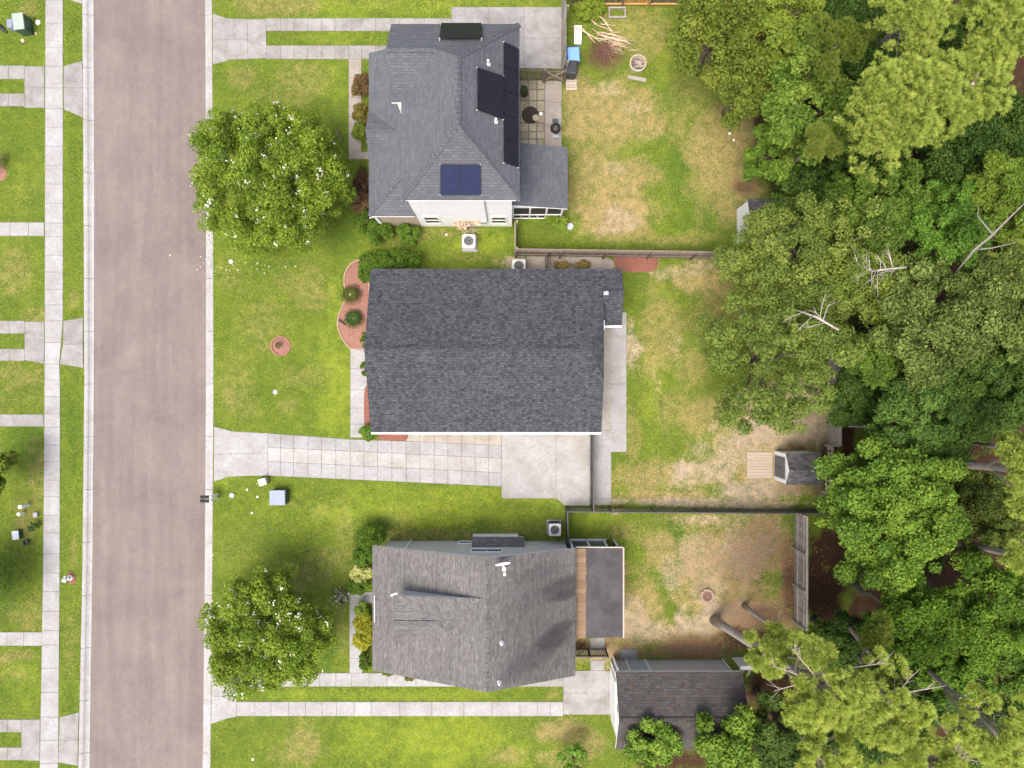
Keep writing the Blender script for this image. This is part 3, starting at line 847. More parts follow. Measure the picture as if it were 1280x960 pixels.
# ------------------------------------------------------------------ building helpers
def roof_obj(polys, mat, parent, name='roof', thick=0.16, fascia=M['white']):
    """polys: lists of 3-D points (upper faces). Builds the shingle surface and, as a part of its own, fascia boards with soffit."""
    key = lambda p: (round(p[0], 3), round(p[1], 3), round(p[2], 3))
    mb = MB()
    edges = {}
    for pl in polys:
        pl = [Vector(p) for p in pl]
        nrm = (pl[1] - pl[0]).cross(pl[2] - pl[0])
        if nrm.z < 0: pl = pl[::-1]
        mb.poly(pl)
        for i in range(len(pl)):
            a, b = key(pl[i]), key(pl[(i + 1) % len(pl)])
            if (b, a) in edges: edges[(b, a)][2] += 1
            else: edges[(a, b)] = [pl[i], pl[(i + 1) % len(pl)], 1]
    top = mb
    # a shingle edge 3 cm thick
    fb = MB()
    for (a, b, n) in edges.values():
        if n != 1: continue
        d1 = Vector((0, 0, 0.035)); d2 = Vector((0, 0, thick))
        top.poly([a - d1, b - d1, b, a])
        dd = (b - a); out = Vector((dd.y, -dd.x, 0))
        if out.length > 1e-4: out.normalize()
        ins = -out * 0.012
        fb.poly([a - d2 + ins, b - d2 + ins, b - d1 + ins, a - d1 + ins])
    for pl in polys:
        pl = [Vector(p) for p in pl]
        nrm = (pl[1] - pl[0]).cross(pl[2] - pl[0])
        if nrm.z > 0: pl = pl[::-1]
        fb.poly([p - Vector((0, 0, thick)) for p in pl])
    r = top.build(name, mat, parent, uv=True)
    if fascia is not None:
        fb.build('fascia', fascia, r)
    return r

def ridge_cap(p0, p1, mat, parent, w=0.28, lift=0.035, gap=0.06, slope=0.6):
    p0 = Vector(p0); p1 = Vector(p1)
    d = p1 - p0; L = d.length; d.normalize()
    side = Vector((-d.y, d.x, 0)).normalized()
    mb = MB()
    n = max(1, int(L / 0.24))
    for i in range(n):
        a = p0 + d * (L * i / n); b = p0 + d * (L * (i + 1 - gap) / n)
        za = Vector((0, 0, lift + 0.03)); zb = Vector((0, 0, lift + 0.01))
        dn = Vector((0, 0, -w / 2 * slope))
        t = random.uniform(0.85, 1.2)
        for sgn in (1, -1):
            s = side * (w / 2 * sgn)
            mb.poly([a + za, b + zb, b + zb + s + dn, a + za + s + dn], t)
            lo = Vector((0, 0, -0.04))
            mb.poly([a + za + s + dn, b + zb + s + dn, b + s + dn + lo, a + s + dn + lo], t)
        mb.poly([a + za, a + za + side * w / 2 + dn, a + za + side * w / 2 + dn + Vector((0, 0, -0.05)), a, a + za - side * w / 2 + dn + Vector((0, 0, -0.05)), a + za - side * w / 2 + dn], t * 0.9)
    return mb.build('ridge_cap', mat, parent, uv=True)

def walls(foot, ztop, mat, parent, name='wall', z0=0.0, split=()):
    """closed ring of walls; ztop(x,y) gives the underside of the roof, split = extra points (t along edge i)"""
    mb = MB()
    n = len(foot)
    a = sum(foot[i][0] * foot[(i + 1) % n][1] - foot[(i + 1) % n][0] * foot[i][1] for i in range(n))
    if a < 0: foot = foot[::-1]
    for i in range(n):
        p = Vector((*foot[i], 0)); q = Vector((*foot[(i + 1) % n], 0))
        ts = [0.0] + [t for t in np.linspace(0, 1, 25)[1:-1]] + [1.0]
        top = [Vector((*(p.lerp(q, t)).xy, ztop(*(p.lerp(q, t)).xy))) for t in ts]
        mb.poly([Vector((p.x, p.y, z0)), Vector((q.x, q.y, z0))] + top[::-1])
    return mb.build(name, mat, parent)

def window(parent, c, w, h, nrm, frame=M['white'], pane=M['glass'], rails=1, mull=1, name='window', fw=0.06):
    c = Vector(c); nrm = Vector(nrm).normalized()
    t = Vector((-nrm.y, nrm.x, 0)); u = Vector((0, 0, 1))
    fb = MB()
    def bar(cc, hw, hh, dep=0.03): fb.obox(cc + nrm * 0.02, t * hw, nrm * dep, u * hh)
    bar(c + u * (h / 2), w / 2 + fw, fw / 2); bar(c - u * (h / 2), w / 2 + fw, fw / 2, 0.045)
    bar(c + t * (w / 2 + fw / 2), fw / 2, h / 2 - fw / 2); bar(c - t * (w / 2 + fw / 2), fw / 2, h / 2 - fw / 2)
    for i in range(rails): bar(c + u * (h * ((i + 1) / (rails + 1) - 0.5)), w / 2, 0.02, 0.022)
    for i in range(mull): bar(c + t * (w * ((i + 1) / (mull + 1) - 0.5)), 0.014, h / 2 - fw / 2, 0.02)
    f = fb.build(name, frame, parent)
    pb = MB(); pb.obox(c + nrm * 0.012, t * (w / 2), nrm * 0.008, u * (h / 2 - fw / 2))
    pb.build('pane', pane, f)
    return f

def door(parent, c, w, h, nrm, mat, frame=M['white']):
    c = Vector(c); nrm = Vector(nrm).normalized(); t = Vector((-nrm.y, nrm.x, 0)); u = Vector((0, 0, 1))
    db = MB(); db.obox(c + nrm * 0.02, t * (w / 2), nrm * 0.02, u * (h / 2))
    for i in (-1, 1):
        for k in (-1, 1):
            db.obox(c + nrm * 0.045 + t * (w * 0.22 * i) + u * (h * 0.2 * k), t * (w * 0.15), nrm * 0.006, u * (h * 0.14))
    d = db.build('door', mat, parent)
    fb = MB()
    for s in (-1, 1): fb.obox(c + nrm * 0.03 + t * (s * (w / 2 + 0.05)), t * 0.05, nrm * 0.035, u * (h / 2 + 0.05))
    fb.obox(c + nrm * 0.03 + u * (h / 2 + 0.055), t * (w / 2), nrm * 0.035, u * 0.05)
    fb.build('door_frame', frame, d)
    hb = MB(); hb.tube([c + nrm * 0.04 + t * (w * 0.4), c + nrm * 0.1 + t * (w * 0.4)], 0.03, 8)
    hb.build('handle', M['grey_metal'], d)
    return d

def on_plane(px, py, p0, n):
    """point of the roof plane seen at a photo pixel"""
    d = Vector(((px - 640) / F, (480 - py) / F, -1.0))
    o = Vector((0, 0, H))
    t = (Vector(p0) - o).dot(n) / d.dot(n)
    return o + d * t

def plane(a, b, c):
    n = (Vector(b) - Vector(a)).cross(Vector(c) - Vector(a)).normalized()
    if n.z < 0: n = -n
    return Vector(a), n

def solar(parent, pts, pl, mat, nu, nv):
    """a rack of panels on a roof plane, pts = four corners in order"""
    p0, n = pl
    P = [on_plane(px, py, p0, n) + n * 0.11 for px, py in pts]
    for i in range(nu):
        for j in range(nv):
            def q(a, b):
                return (P[0].lerp(P[1], a)).lerp(P[3].lerp(P[2], a), b)
            g = 0.0025
            c4 = [q(i / nu + g, j / nv + g), q((i + 1) / nu - g, j / nv + g), q((i + 1) / nu - g, (j + 1) / nv - g), q(i / nu + g, (j + 1) / nv - g)]
            mb = MB()
            lo = [p - n * 0.04 for p in c4]
            mb.mesh(c4 + lo, [(3, 2, 1, 0), (0, 1, 5, 4), (1, 2, 6, 5), (2, 3, 7, 6), (3, 0, 4, 7), (4, 5, 6, 7)])
            o = mb.build('solar_panel', M['solar_frame'], parent)
            cc = (c4[0] + c4[1] + c4[2] + c4[3]) / 4
            ins = [cc + (p - cc) * 0.965 + n * 0.003 for p in c4]
            nb = MB()
            nr = (ins[1] - ins[0]).cross(ins[2] - ins[0])
            nb.poly(ins if nr.z > 0 else ins[::-1])
            nb.build('cells', mat, o, uv=True)
    # rail feet
    for p in P:
        rb = MB(); rb.obox(p - n * 0.08, Vector((0.03, 0, 0)), Vector((0, 0.03, 0)), n * 0.05)
        rb.build('rail_foot', M['grey_metal'], parent)

def vent(parent, p, h=0.3, r=0.05, mat=M['black_metal'], base=True):
    p = Vector(p); mb = MB()
    mb.lathe(p, [(r * 2.2, -0.1), (r * 2.0, 0.03), (r, 0.1), (r, h), (r * 1.1, h), (r * 1.1, h + 0.03)], 10)
    return mb.build('vent_pipe', mat, parent)

# ------------------------------------------------------------------ top house (two storeys, solar panels)
TH = thing('two_storey_house', 'two storey house with blue-grey hipped roof carrying solar panels and white side wall', 'house', (-2.4, 12.9, 0))
ez, rz_ = 6.5, 8.6
xw, xe, ys_, yn = -5.24, 0.36, 8.71, 17.05
RS = Vector((-2.4, 11.5, rz_)); RN = Vector((-2.4, 14.5, rz_))
SW = Vector((xw, ys_, ez)); SE = Vector((xe, ys_, ez)); NE = Vector((xe, yn, ez)); NW = Vector((xw, yn, ez))
slW = (rz_ - ez) / (RS.x - xw)
# front wing gable (runs west)
wr = 7.85; wy = 15.2; ws = 13.35; wxw = -5.72
def main_w(x): return ez + (x - xw) * slW
vx = xw + (wr - ez) / slW
WR = Vector((wxw, wy, wr)); VR = Vector((vx, wy, wr)); WNW = Vector((wxw, yn, ez)); WSW = Vector((wxw, ws, ez)); VS = Vector((xw, ws, ez))
roof = roof_obj([[SW, SE, RS], [SE, NE, RN, RS], [SW, RS, RN, VR, VS],
                 [RN, NE, WNW, WR, VR], [WSW, VS, VR, WR]], M['roof_blue'], TH)
for a, b in ((RS, RN), (RS, SE), (RS, SW), (RN, NE), (WR, VR)):
    ridge_cap(a, b, M['roof_blue'], roof, 0.26)
# lower front roof
lz = 2.9; lx = -7.53; ly0, ly1 = 8.83, 17.4; lt = 4.05; tx = -5.15
sl = (lt - lz) / (tx - lx)
A = Vector((lx, ly0, lz)); B = Vector((lx, ly1, lz)); Cc = Vector((tx, ly1, lt)); D = Vector((tx, ly0 + (tx - lx), lt)); E = Vector((tx, ly0, lz))
gyc, ghw, grz = 13.1, 1.35, 3.62
gx0 = lx - 0.02
gR0 = Vector((gx0, gyc, grz)); gR1 = Vector((lx + (grz - lz) / sl, gyc, grz)); gS = Vector((lx, gyc - ghw, lz)); gN = Vector((lx, gyc + ghw, lz))
low = roof_obj([[A, gS, gR1, gN, B, Cc, D], [A, D, E], [gS, gR0, gR1], [gN, gR1, gR0]], M['roof_blue'], TH, 'porch_roof')
ridge_cap(gR0, gR1, M['roof_blue'], low, 0.22, slope=0.5)
ridge_cap(A, D, M['roof_blue'], low, 0.2, slope=0.3)
# small white gable end wall showing between the two roofs
gb = MB()
gb.poly([(wxw + 0.2, ws + 0.12, 3.6), (wxw + 0.2, yn - 0.25, 3.6), (wxw + 0.2, yn - 0.25, ez - 0.1), (wxw + 0.2, wy, wr - 0.25), (wxw + 0.2, ws + 0.12, ez - 0.1)])
gb.poly([(wxw + 0.2, ws + 0.12, 3.6), (tx, ws + 0.12, 3.6), (tx, ws + 0.12, ez - 0.1), (wxw + 0.2, ws + 0.12, ez - 0.1)])
gb.build('wing_wall', M['white_siding'], TH)
walls([(-5.1, 8.95), (0.0, 8.95), (0.0, 16.8), (-5.1, 16.8)], lambda x, y: ez - 0.12, M['white_siding'], TH)
walls([(-7.18, 8.965), (-5.102, 8.965), (-5.102, 16.79), (-7.18, 16.79)], lambda x, y: lz - 0.1 + max(0, (x - lx)) * sl * 0.0, M['beige_brick'], TH, 'porch_wall')
for yy in (8.98, 11.4, 14.6):
    pb = MB(); pb.box((-7.3, yy, 1.4), (0.16, 0.16, 2.75)); pb.build('porch_post', M['white'], TH)
for cx in (-4.35, -0.72):
    window(TH, (cx, 8.95, 1.6), 0.72, 1.5, (0, -1, 0), mull=0)
window(TH, (-3.9, 8.95, 5.0), 0.0001 + 0.8, 1.2, (0, -1, 0)).hide_render = False
for o in [c for c in TH.children if c.name.startswith('window')][-1:]:
    for ch in list(o.children): bpy.data.objects.remove(ch)
    bpy.data.objects.remove(o)
for yy in (10.2, 12.0, 15.5):
    window(TH, (-7.18, yy, 1.5), 0.9, 1.4, (-1, 0, 0))
for yy in (13.2, 15.6):
    window(TH, (0.0, yy, 5.0), 0.9, 1.2, (1, 0, 0)); 
window(TH, (0.0, 14.2, 1.4), 0.9, 1.2, (1, 0, 0)); door(TH, (0.0, 15.9, 1.08), 0.9, 2.05, (1, 0, 0), M['white'])
door(TH, (-7.18, 13.4, 1.08), 0.95, 2.05, (-1, 0, 0), M['dark_green'])
for xx in (-4.2, -1.2): window(TH, (xx, 16.8, 4.9), 0.9, 1.2, (0, 1, 0))
# meter box with conduit
mb = MB(); mb.box((-1.55, 8.9, 1.25), (0.36, 0.12, 0.34)); mb.build('meter_box', M['grey_metal'], TH, bevel=0.02)
mb = MB(); mb.tube([(-1.38, 8.91, 1.3), (-1.34, 8.91, 1.7), (-1.34, 8.91, 6.3)], 0.03, 8); mb.build('conduit', M['grey_metal'], TH)
mb = MB(); mb.tube([(-7.5, 8.78, 2.75), (-7.25, 8.93, 2.5), (-7.22, 8.93, 0.1)], 0.045, 8); mb.build('downspout', M['white'], TH)
# solar panels
plE = plane(SE, NE, RN); plS = plane(SW, SE, RS); plN = plane(RN, NE, WNW)
solar(TH, [(595.5, 85), (628, 96), (628, 150), (595.5, 138)], plE, M['solar_black'], 1, 2)
solar(TH, [(628.5, 53), (646.5, 61), (646.5, 210), (628.5, 204)], plE, M['solar_black'], 1, 5)
solar(TH, [(550.5, 205), (600.5, 205), (601.5, 243), (550.5, 243)], plS, M['solar_blue'], 2, 1)
solar(TH, [(551.5, 31.5), (602, 31.5), (602, 50), (549.5, 50)], plN, M['solar_black'], 2, 1)
for (px, py) in ((610.5, 80), (620, 152)):
    vent(TH, on_plane(px, py, *plE), 0.3, 0.05, M['white'])
# screened porch
PX0, PX1, PY0, PY1 = 0.01, 2.95, 9.29, 12.55
por = roof_obj([[(PX0, PY0, 3.35), (PX1, PY0, 2.62), (PX1, PY1, 2.62), (PX0, PY1, 3.35)]], M['roof_blue'], TH, 'porch_roof')
fb = MB(); sb = MB()
yS = 9.42
for i, x in enumerate((0.06, 0.98, 1.88, 2.72)):
    fb.box((x, yS, 1.22), (0.09, 0.09, 2.44))
for x in (0.52, 1.43, 2.3): fb.box((x, yS, 0.42), (0.05, 0.06, 0.78))
fb.box((1.39, yS, 0.84), (2.7, 0.07, 0.08)); fb.box((1.39, yS, 0.05), (2.7, 0.08, 0.1)); 
for y in (10.4, 11.4, 12.4): fb.box((2.72, y, 1.22), (0.09, 0.09, 2.44))
fb.box((2.72, 10.9, 0.84), (0.07, 2.9, 0.08)); fb.box((2.72, 10.9, 0.05), (0.08, 2.9, 0.1))
fb.mesh([(0.0, yS + 0.03, 2.35), (2.76, yS + 0.03, 2.35), (2.76, yS + 0.03, 2.53), (0.0, yS + 0.03, 3.2), (0.0, yS - 0.03, 2.35), (2.76, yS - 0.03, 2.35), (2.76, yS - 0.03, 2.53), (0.0, yS - 0.03, 3.2)],
        [(3, 2, 1, 0), (4, 5, 6, 7), (0, 1, 5, 4), (2, 3, 7, 6)])
fr = fb.build('porch_frame', M['white'], TH)
sb.box((1.39, yS + 0.01, 1.2), (2.66, 0.012, 2.3)); sb.box((2.72, 10.9, 1.2), (0.012, 2.9, 2.3)); sb.box((1.39, 12.42, 1.2), (2.66, 0.012, 2.3))
sb.build('screen', M['screen'], fr)
PAVED.append(np.array([(-7.2, 8.97), (0, 8.97), (0, 9.4), (2.8, 9.4), (2.8, 12.5), (0, 12.5), (0, 16.8), (-7.2, 16.8)]))

# ------------------------------------------------------------------ middle house (charcoal gable roof)
MH = thing('bungalow', 'single storey house with long charcoal shingle roof between two neighbours', 'house', (-1.4, 1.8, 0))
X0, X1 = -7.47, 4.72; YS, YN, YR = -2.54, 6.09, 1.78
ZE, ZR = 2.7, 4.3; s = (ZR - ZE) / (YN - YR)
def mz(y): return ZR - s * abs(y - YR)
XR = 3.9; YC = 1.52
C1 = Vector((X1, YR + YC, mz(YR + YC))); C2 = Vector((X1, YR - YC, mz(YR - YC)))
RW_ = Vector((X0 - 0.0, YR, ZR)); RE_ = Vector((XR, YR, ZR))
exN, exR, exS = 5.83, 4.78, 3.1
n0 = Vector((X0, YN, ZE)); s0 = Vector((X0, YS, ZE)); s1 = Vector((X1, YS, ZE))
xN = Vector((exN, YN, ZE)); xR = Vector((exN, exR, mz(exR))); xRw = Vector((X1, exR, mz(exR)))
eS1 = Vector((exN, exS, mz(exR) - s * (exR - exS))); eS0 = Vector((X1 - 0.1, exS, eS1.z)); xRi = Vector((X1 - 0.1, exR, mz(exR)))
mroof = roof_obj([[RW_, RE_, C1, xRw, xR, xN, n0], [s0, s1, C2, RE_, RW_], [C2, C1, RE_]], M['roof_dark'], MH)
r2_ = roof_obj([[eS0, eS1, xR + Vector((0, 0, 0.002)), xRi + Vector((0, 0, 0.002))]], M['roof_dark'], MH, 'rear_roof')
ridge_cap(RW_, RE_, M['roof_dark'], mroof, 0.3, slope=0.37)
ridge_cap(xRw + Vector((0.1, 0, 0)), xR, M['roof_dark'], r2_, 0.22, slope=0.37)
def mtop(x, y):
    return mz(y) - 0.16
walls([(-7.1, -2.2), (4.42, -2.2), (4.42, 5.75), (-7.1, 5.75)], lambda x, y: min(mtop(x, y), (3.55 if x > 4.3 else 9)), M['white_siding'], MH)
walls([(4.421, 3.35), (5.55, 3.35), (5.55, 5.74), (4.421, 5.74)], lambda x, y: (mz(y) if y > exR else mz(exR) - s * (exR - y)) - 0.17, M['white_siding'], MH, 'rear_wall')
gu = MB()
for (a, b) in ((s0 + Vector((0, -0.07, -0.05)), s1 + Vector((0, -0.07, -0.05))),):
    gu.box(((a.x + b.x) / 2, a.y, a.z - 0.03), (b.x - a.x, 0.10, 0.09))
gu.build('gutter', M['white'], MH, bevel=0.015)
gu = MB(); gu.box(((X1 + exN) / 2, exS - 0.05, eS1.z - 0.05), (exN - X1, 0.10, 0.09)); gu.build('gutter', M['white'], MH)
gu = MB(); gu.box((X1 + 0.05, 3.05, 3.4), (0.05, 0.5, 0.12)); gu.build('fascia', M['white'], MH)
vent(MH, (4.95, 4.75, mz(4.75) + 0.0), 0.08, 0.06, M['grey_metal'])
mb = MB(); mb.box((4.9, exR - 0.05, mz(exR) + 0.06), (0.26, 0.2, 0.12)); mb.build('roof_vent', M['grey_metal'], MH, bevel=0.02)
for (px, py, zz) in ((681, 367, 3.4), (604, 490, 3.7), (692, 489, 3.7)):
    p = W(px, py, zz); vent(MH, (p.x, p.y, mz(p.y)), 0.22, 0.045)
for yy in (-0.8, 4.4): window(MH, (-7.1, yy, 1.5), 1.0, 1.3, (-1, 0, 0))
door(MH, (-7.1, 1.6, 1.08), 0.95, 2.05, (-1, 0, 0), M['terracotta'])
for xx in (-5.0, -2.5): window(MH, (xx, -2.2, 1.5), 1.0, 1.2, (0, -1, 0))
window(MH, (4.42, 0.2, 1.5), 1.3, 1.2, (1, 0, 0)); door(MH, (4.42, 2.2, 1.08), 1.5, 2.05, (1, 0, 0), M['white'])
gd = MB(); gd.box((0.9, -2.23, 1.1), (2.6, 0.05, 2.15))
for k in range(4): gd.box((0.9, -2.26, 0.3 + 0.53 * k), (2.5, 0.02, 0.42))
gd.build('garage_door', M['white'], MH)
for xx in (-3.5, 1.0): window(MH, (xx, 5.75, 1.5), 1.0, 1.2, (0, 1, 0))
PAVED.append(np.array([(-7.2, -2.3), (4.5, -2.3), (4.5, 3.3), (5.6, 3.3), (5.6, 5.8), (-7.2, 5.8)]))

# ------------------------------------------------------------------ lower house (weathered grey roof, dormer)
LH = thing('gabled_house', 'house with weathered grey gable roof, front dormer and dark staining beside a flat back porch', 'house', (-1.8, -11.9, 0))
XW, XE, XRg = -7.4, 3.3, -1.26
YSg, YNg = -15.18, -8.57
pz = 0.42; zr = 5.2
def lz_(x): return zr - pz * abs(x - XRg)
ra = Vector((XRg, YNg, zr)); rb_ = Vector((XRg, YSg, zr))
nw = Vector((XW, YNg, lz_(XW))); sw = Vector((XW, YSg, lz_(XW))); ne = Vector((XE, YNg, lz_(XE))); se = Vector((XE, YSg, lz_(XE)))
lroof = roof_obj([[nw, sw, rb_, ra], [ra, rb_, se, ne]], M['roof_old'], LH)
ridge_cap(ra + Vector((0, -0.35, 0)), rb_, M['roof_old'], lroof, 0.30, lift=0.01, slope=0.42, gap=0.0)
walls([(-7.0, -14.85), (3.0, -14.85), (3.0, -8.92), (-7.0, -8.92)], lambda x, y: lz_(x) - 0.17, M['grey_siding'], LH)
# dormer
plW = plane(nw, sw, rb_)
def up(p, d): return Vector((p.x, p.y, p.z + d))
a0 = W(502, 740, 4.1); a0.z = lz_(a0.x); A_ = up(a0, 1.15)
A_ = Vector((a0.x, a0.y - 0.05, a0.z + 1.15))
e0 = W(604, 748, 5.1); e0.z = lz_(e0.x) + 0.02
rw = W(494, 778, 4.4); rw.z = A_.z + 0.25
re = W(553, 778, 4.4); re.z = rw.z
if re.z < lz_(re.x): re.z = lz_(re.x) + 0.02
sv = W(492, 803, 3.6); sv.z = lz_(sv.x) + 0.01
s2 = W(562, 789, 4.2); s2.z = lz_(s2.x) + 0.01
A_w = Vector((rw.x - 0.1, A_.y, A_.z))
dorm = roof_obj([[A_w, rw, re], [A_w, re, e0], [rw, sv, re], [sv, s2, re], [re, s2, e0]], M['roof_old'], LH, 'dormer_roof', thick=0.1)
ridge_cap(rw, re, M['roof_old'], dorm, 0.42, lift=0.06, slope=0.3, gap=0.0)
db = MB()
db.poly([(a0.x, a0.y - 0.12, a0.z - 0.3), (a0.x, a0.y - 0.12, A_.z - 0.08), (e0.x, e0.y - 0.06, e0.z - 0.06), (e0.x, e0.y - 0.06, e0.z - 0.4)])
db.poly([(a0.x, a0.y - 0.12, a0.z - 0.4), (a0.x, sv.y + 0.1, a0.z - 0.4), (a0.x, sv.y + 0.1, sv.z - 0.02), (a0.x, rw.y, rw.z - 0.1), (a0.x, a0.y - 0.12, A_.z - 0.08)])
db.build('dormer_wall', M['grey_siding'], LH)
mb = MB(); mb.obox((A_w.x + 0.05, A_.y + 0.02, A_.z - 0.12), (0.16, 0.05, 0), (-0.02, 0.05, 0), (0, 0, 0.06)); mb.build('gutter_end', M['white'], LH)
# white strip on the front edge, small lean-to with shingle roof on the north wall
mb = MB(); mb.box((XW + 0.13, -11.9, lz_(XW) + 0.09), (0.03, 1.4, 0.03)); mb.build('gutter_guard', M['white'], LH)
lb = MB(); lb.box((-0.92, -8.70, 0.47), (2.55, 0.4, 0.94)); lb.build('lean_to_wall', M['white'], LH)
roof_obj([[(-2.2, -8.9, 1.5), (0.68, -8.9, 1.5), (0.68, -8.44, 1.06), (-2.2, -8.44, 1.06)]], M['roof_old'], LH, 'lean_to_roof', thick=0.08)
window(LH, (-1.36, -8.92, 2.3), 1.6, 0.62, (0, 1, 0), rails=0, mull=1)
window(LH, (-2.62, -8.92, 0.45), 0.7, 0.5, (0, 1, 0), rails=0, mull=0, pane=M['ac_dark'])
mb = MB(); mb.tube([(-5.72, -8.86, 0.05), (-5.72, -8.86, 2.2), (-5.72, -8.75, 2.5)], 0.05, 8); mb.build('downspout', M['white'], LH)
for (px, py, zz) in ((627, 803, 4.9), (624, 852, 4.9)):
    p = W(px, py, zz); vent(LH, (p.x, p.y, lz_(p.x)), 0.28, 0.05, M['white']); 
for yy in (-13.6, -10.2): window(LH, (-7.0, yy, 1.4), 1.0, 1.2, (-1, 0, 0))
door(LH, (-7.0, -11.6, 1.08), 0.95, 2.05, (-1, 0, 0), M['white'])
for xx in (-4.6, 0.8): window(LH, (xx, -14.85, 1.5), 0.9, 1.2, (0, -1, 0))
# sunroom at the back
zf = 2.55
sr = MB()
sx0, sx1 = 3.34, 5.9
sr_r = roof_obj([[(sx0 + 0.5, -13.48, zf + 0.06), (sx1, -13.48, zf - 0.08), (sx1, -8.72, zf - 0.08), (sx0 + 0.5, -8.72, zf + 0.06)]], M['rolled_roof'], LH, 'flat_roof', thick=0.14)
pl_ = MB()
for i in range(20):
    y = -13.48 + i * (4.76 / 20)
    pl_.box((sx0 + 0.27 + random.uniform(-0.0, 0.03), y + 0.119, zf + 0.075), (0.54 + random.uniform(0, 0.1), 0.232, 0.03), 0, random.uniform(0.8, 1.15))
pl_.build('plywood_strip', M['plywood'], sr_r)
tb = MB(); tb.box((sx1 + 0.03, -11.1, zf - 0.1), (0.07, 4.82, 0.16)); tb.box((4.65, -8.68, zf - 0.08), (2.5, 0.06, 0.14)); tb.build('roof_trim', M['plank_pale'], sr_r)
wf = MB()
for x in (3.15, 4.1, 5.05): wf.obox((x + 0.12, -8.83, 1.2), (0.045, 0, 0), (0, 0.045, 0), (0.0, 0.0, 1.2))
wf.box((4.2, -8.83, 0.06), (2.3, 0.08, 0.12)); wf.box((5.75, -8.83, 1.2), (0.08, 0.08, 2.4)); wf.box((5.75, -13.3, 1.2), (0.08, 0.08, 2.4)); wf.box((5.75, -11.0, 1.2), (0.08, 0.08, 2.4))
wfo = wf.build('sunroom_frame', M['white'], LH)
gbm = MB(); gbm.box((4.2, -8.86, 1.2), (2.1, 0.012, 2.3)); gbm.build('sunroom_glass', M['glass_blue'], wfo)
gbm = MB(); gbm.box((5.74, -11.05, 1.2), (0.012, 4.4, 2.3)); gbm.box((4.5, -13.3, 1.2), (2.4, 0.012, 2.3)); gbm.build('screen', M['screen'], wfo)
PAVED.append(np.array([(-7.05, -14.9), (5.8, -14.9), (5.8, -8.9), (-7.05, -8.9)])) if False else PAVED.append(np.array([(-7.05, -14.9), (3.05, -14.9), (3.05, -13.4), (5.8, -13.4), (5.8, -8.85), (-7.05, -8.9)]))

# satellite dish
SD = thing('satellite_dish', 'white oval satellite dish on the ridge of the weathered grey roof', 'satellite dish', (-0.55, -9.35, lz_(-0.55)))
mb = MB()
ctr = Vector((-0.45, -8.78, 5.55)); nd = Vector((0.15, -0.86, 0.42)).normalized()
u_ = nd.cross(Vector((0, 0, 1))).normalized(); v_ = u_.cross(nd)
rings = []
for r, dz in ((0.0, -0.05), (0.15, -0.042), (0.28, -0.018), (0.36, 0.0)):
    rings.append([ctr + u_ * (r * 1.05 * math.cos(a)) + v_ * (r * math.sin(a)) + nd * dz for a in np.linspace(0, 2 * math.pi, 20, endpoint=False)])
vv = sum(rings, []); ff = []
for i in range(3):
    for k in range(20): ff.append((i * 20 + k, i * 20 + (k + 1) % 20, (i + 1) * 20 + (k + 1) % 20, (i + 1) * 20 + k))
mb.mesh(vv, ff)
mb.mesh([p - nd * 0.012 for p in vv], [f[::-1] for f in ff])
mb.build('dish', M['white'], SD, smooth=True)
mb = MB(); mb.tube([(-0.4, -9.2, lz_(-0.4) - 0.03), (-0.4, -8.95, lz_(-0.4) + 0.45), ctr - nd * 0.05], 0.03, 8); mb.box((-0.4, -9.2, lz_(-0.4) + 0.02), (0.2, 0.2, 0.03)); mb.build('mast', M['white'], SD)
mb = MB(); mb.tube([ctr - v_ * 0.33, ctr + nd * 0.42 - v_ * 0.25], 0.022, 8); mb.box(ctr + nd * 0.45 - v_ * 0.24, (0.11, 0.13, 0.1)); mb.build('feed_arm', M['white'], SD)

# ------------------------------------------------------------------ garage
GA = thing('garage', 'grey garage with dark mossy shingle roof under pine branches at the end of the drive', 'garage', (8.9, -17.2, 0))
gx0, gx1 = 5.5, 12.2; gyN, gyR, gyS = -15.27, -17.3, -19.4; gze, gzr = 2.6, 3.75
groof = roof_obj([[(gx0, gyN, gze), (gx1, gyN, gze), (gx1 + .05, gyR, gzr), (gx0, gyR, gzr)], [(gx0, gyR, gzr), (gx1 + .05, gyR, gzr), (gx1, gyS, gze), (gx0, gyS, gze)]], M['roof_garage'], GA)
ridge_cap((gx0, gyR, gzr), (gx1, gyR, gzr), M['roof_garage'], groof, 0.3, slope=0.5)
def gtop(x, y): return (gze + (gzr - gze) * (1 - abs(y - gyR) / 2.05)) - 0.15
walls([(5.62, -19.0), (11.9, -19.0), (11.9, -15.68), (5.62, -15.68)], gtop, M['grey_siding'], GA)
wg = MB(); wg.mesh([(5.60, -19.0, 0), (5.60, -15.68, 0), (5.60, -15.68, gtop(0, -15.68)), (5.60, gyR, gzr - 0.15), (5.60, -19.0, gtop(0, -19.0))], [(0, 1, 2, 3, 4)]); wg.build('gable_wall', M['white_siding'], GA)
mb = MB(); mb.box((5.57, -17.05, 2.95), (0.06, 0.3, 0.3)); mb.build('gable_vent', M['black_metal'], GA)
mb = MB(); mb.box((5.57, -17.3, 1.1), (0.05, 2.6, 2.1)); mb.build('garage_door', M['white'], GA)
door(GA, (7.0, -15.68, 1.08), 1.0, 2.05, (0, 1, 0), M['grey_plastic'])
mb = MB(); mb.tube([(11.95, -15.62, 0.05), (11.95, -15.62, 2.2), (12.0, -15.35, 2.5)], 0.045, 8); mb.build('downspout', M['white'], GA)
mb = MB(); mb.box((5.75, -15.55, 0.9), (0.05, 0.3, 1.8)); mb.build('corner_trim', M['white'], GA)
PAVED.append(np.array([(5.6, -19.0), (12.0, -19.0), (12.0, -15.7), (5.6, -15.7)]))

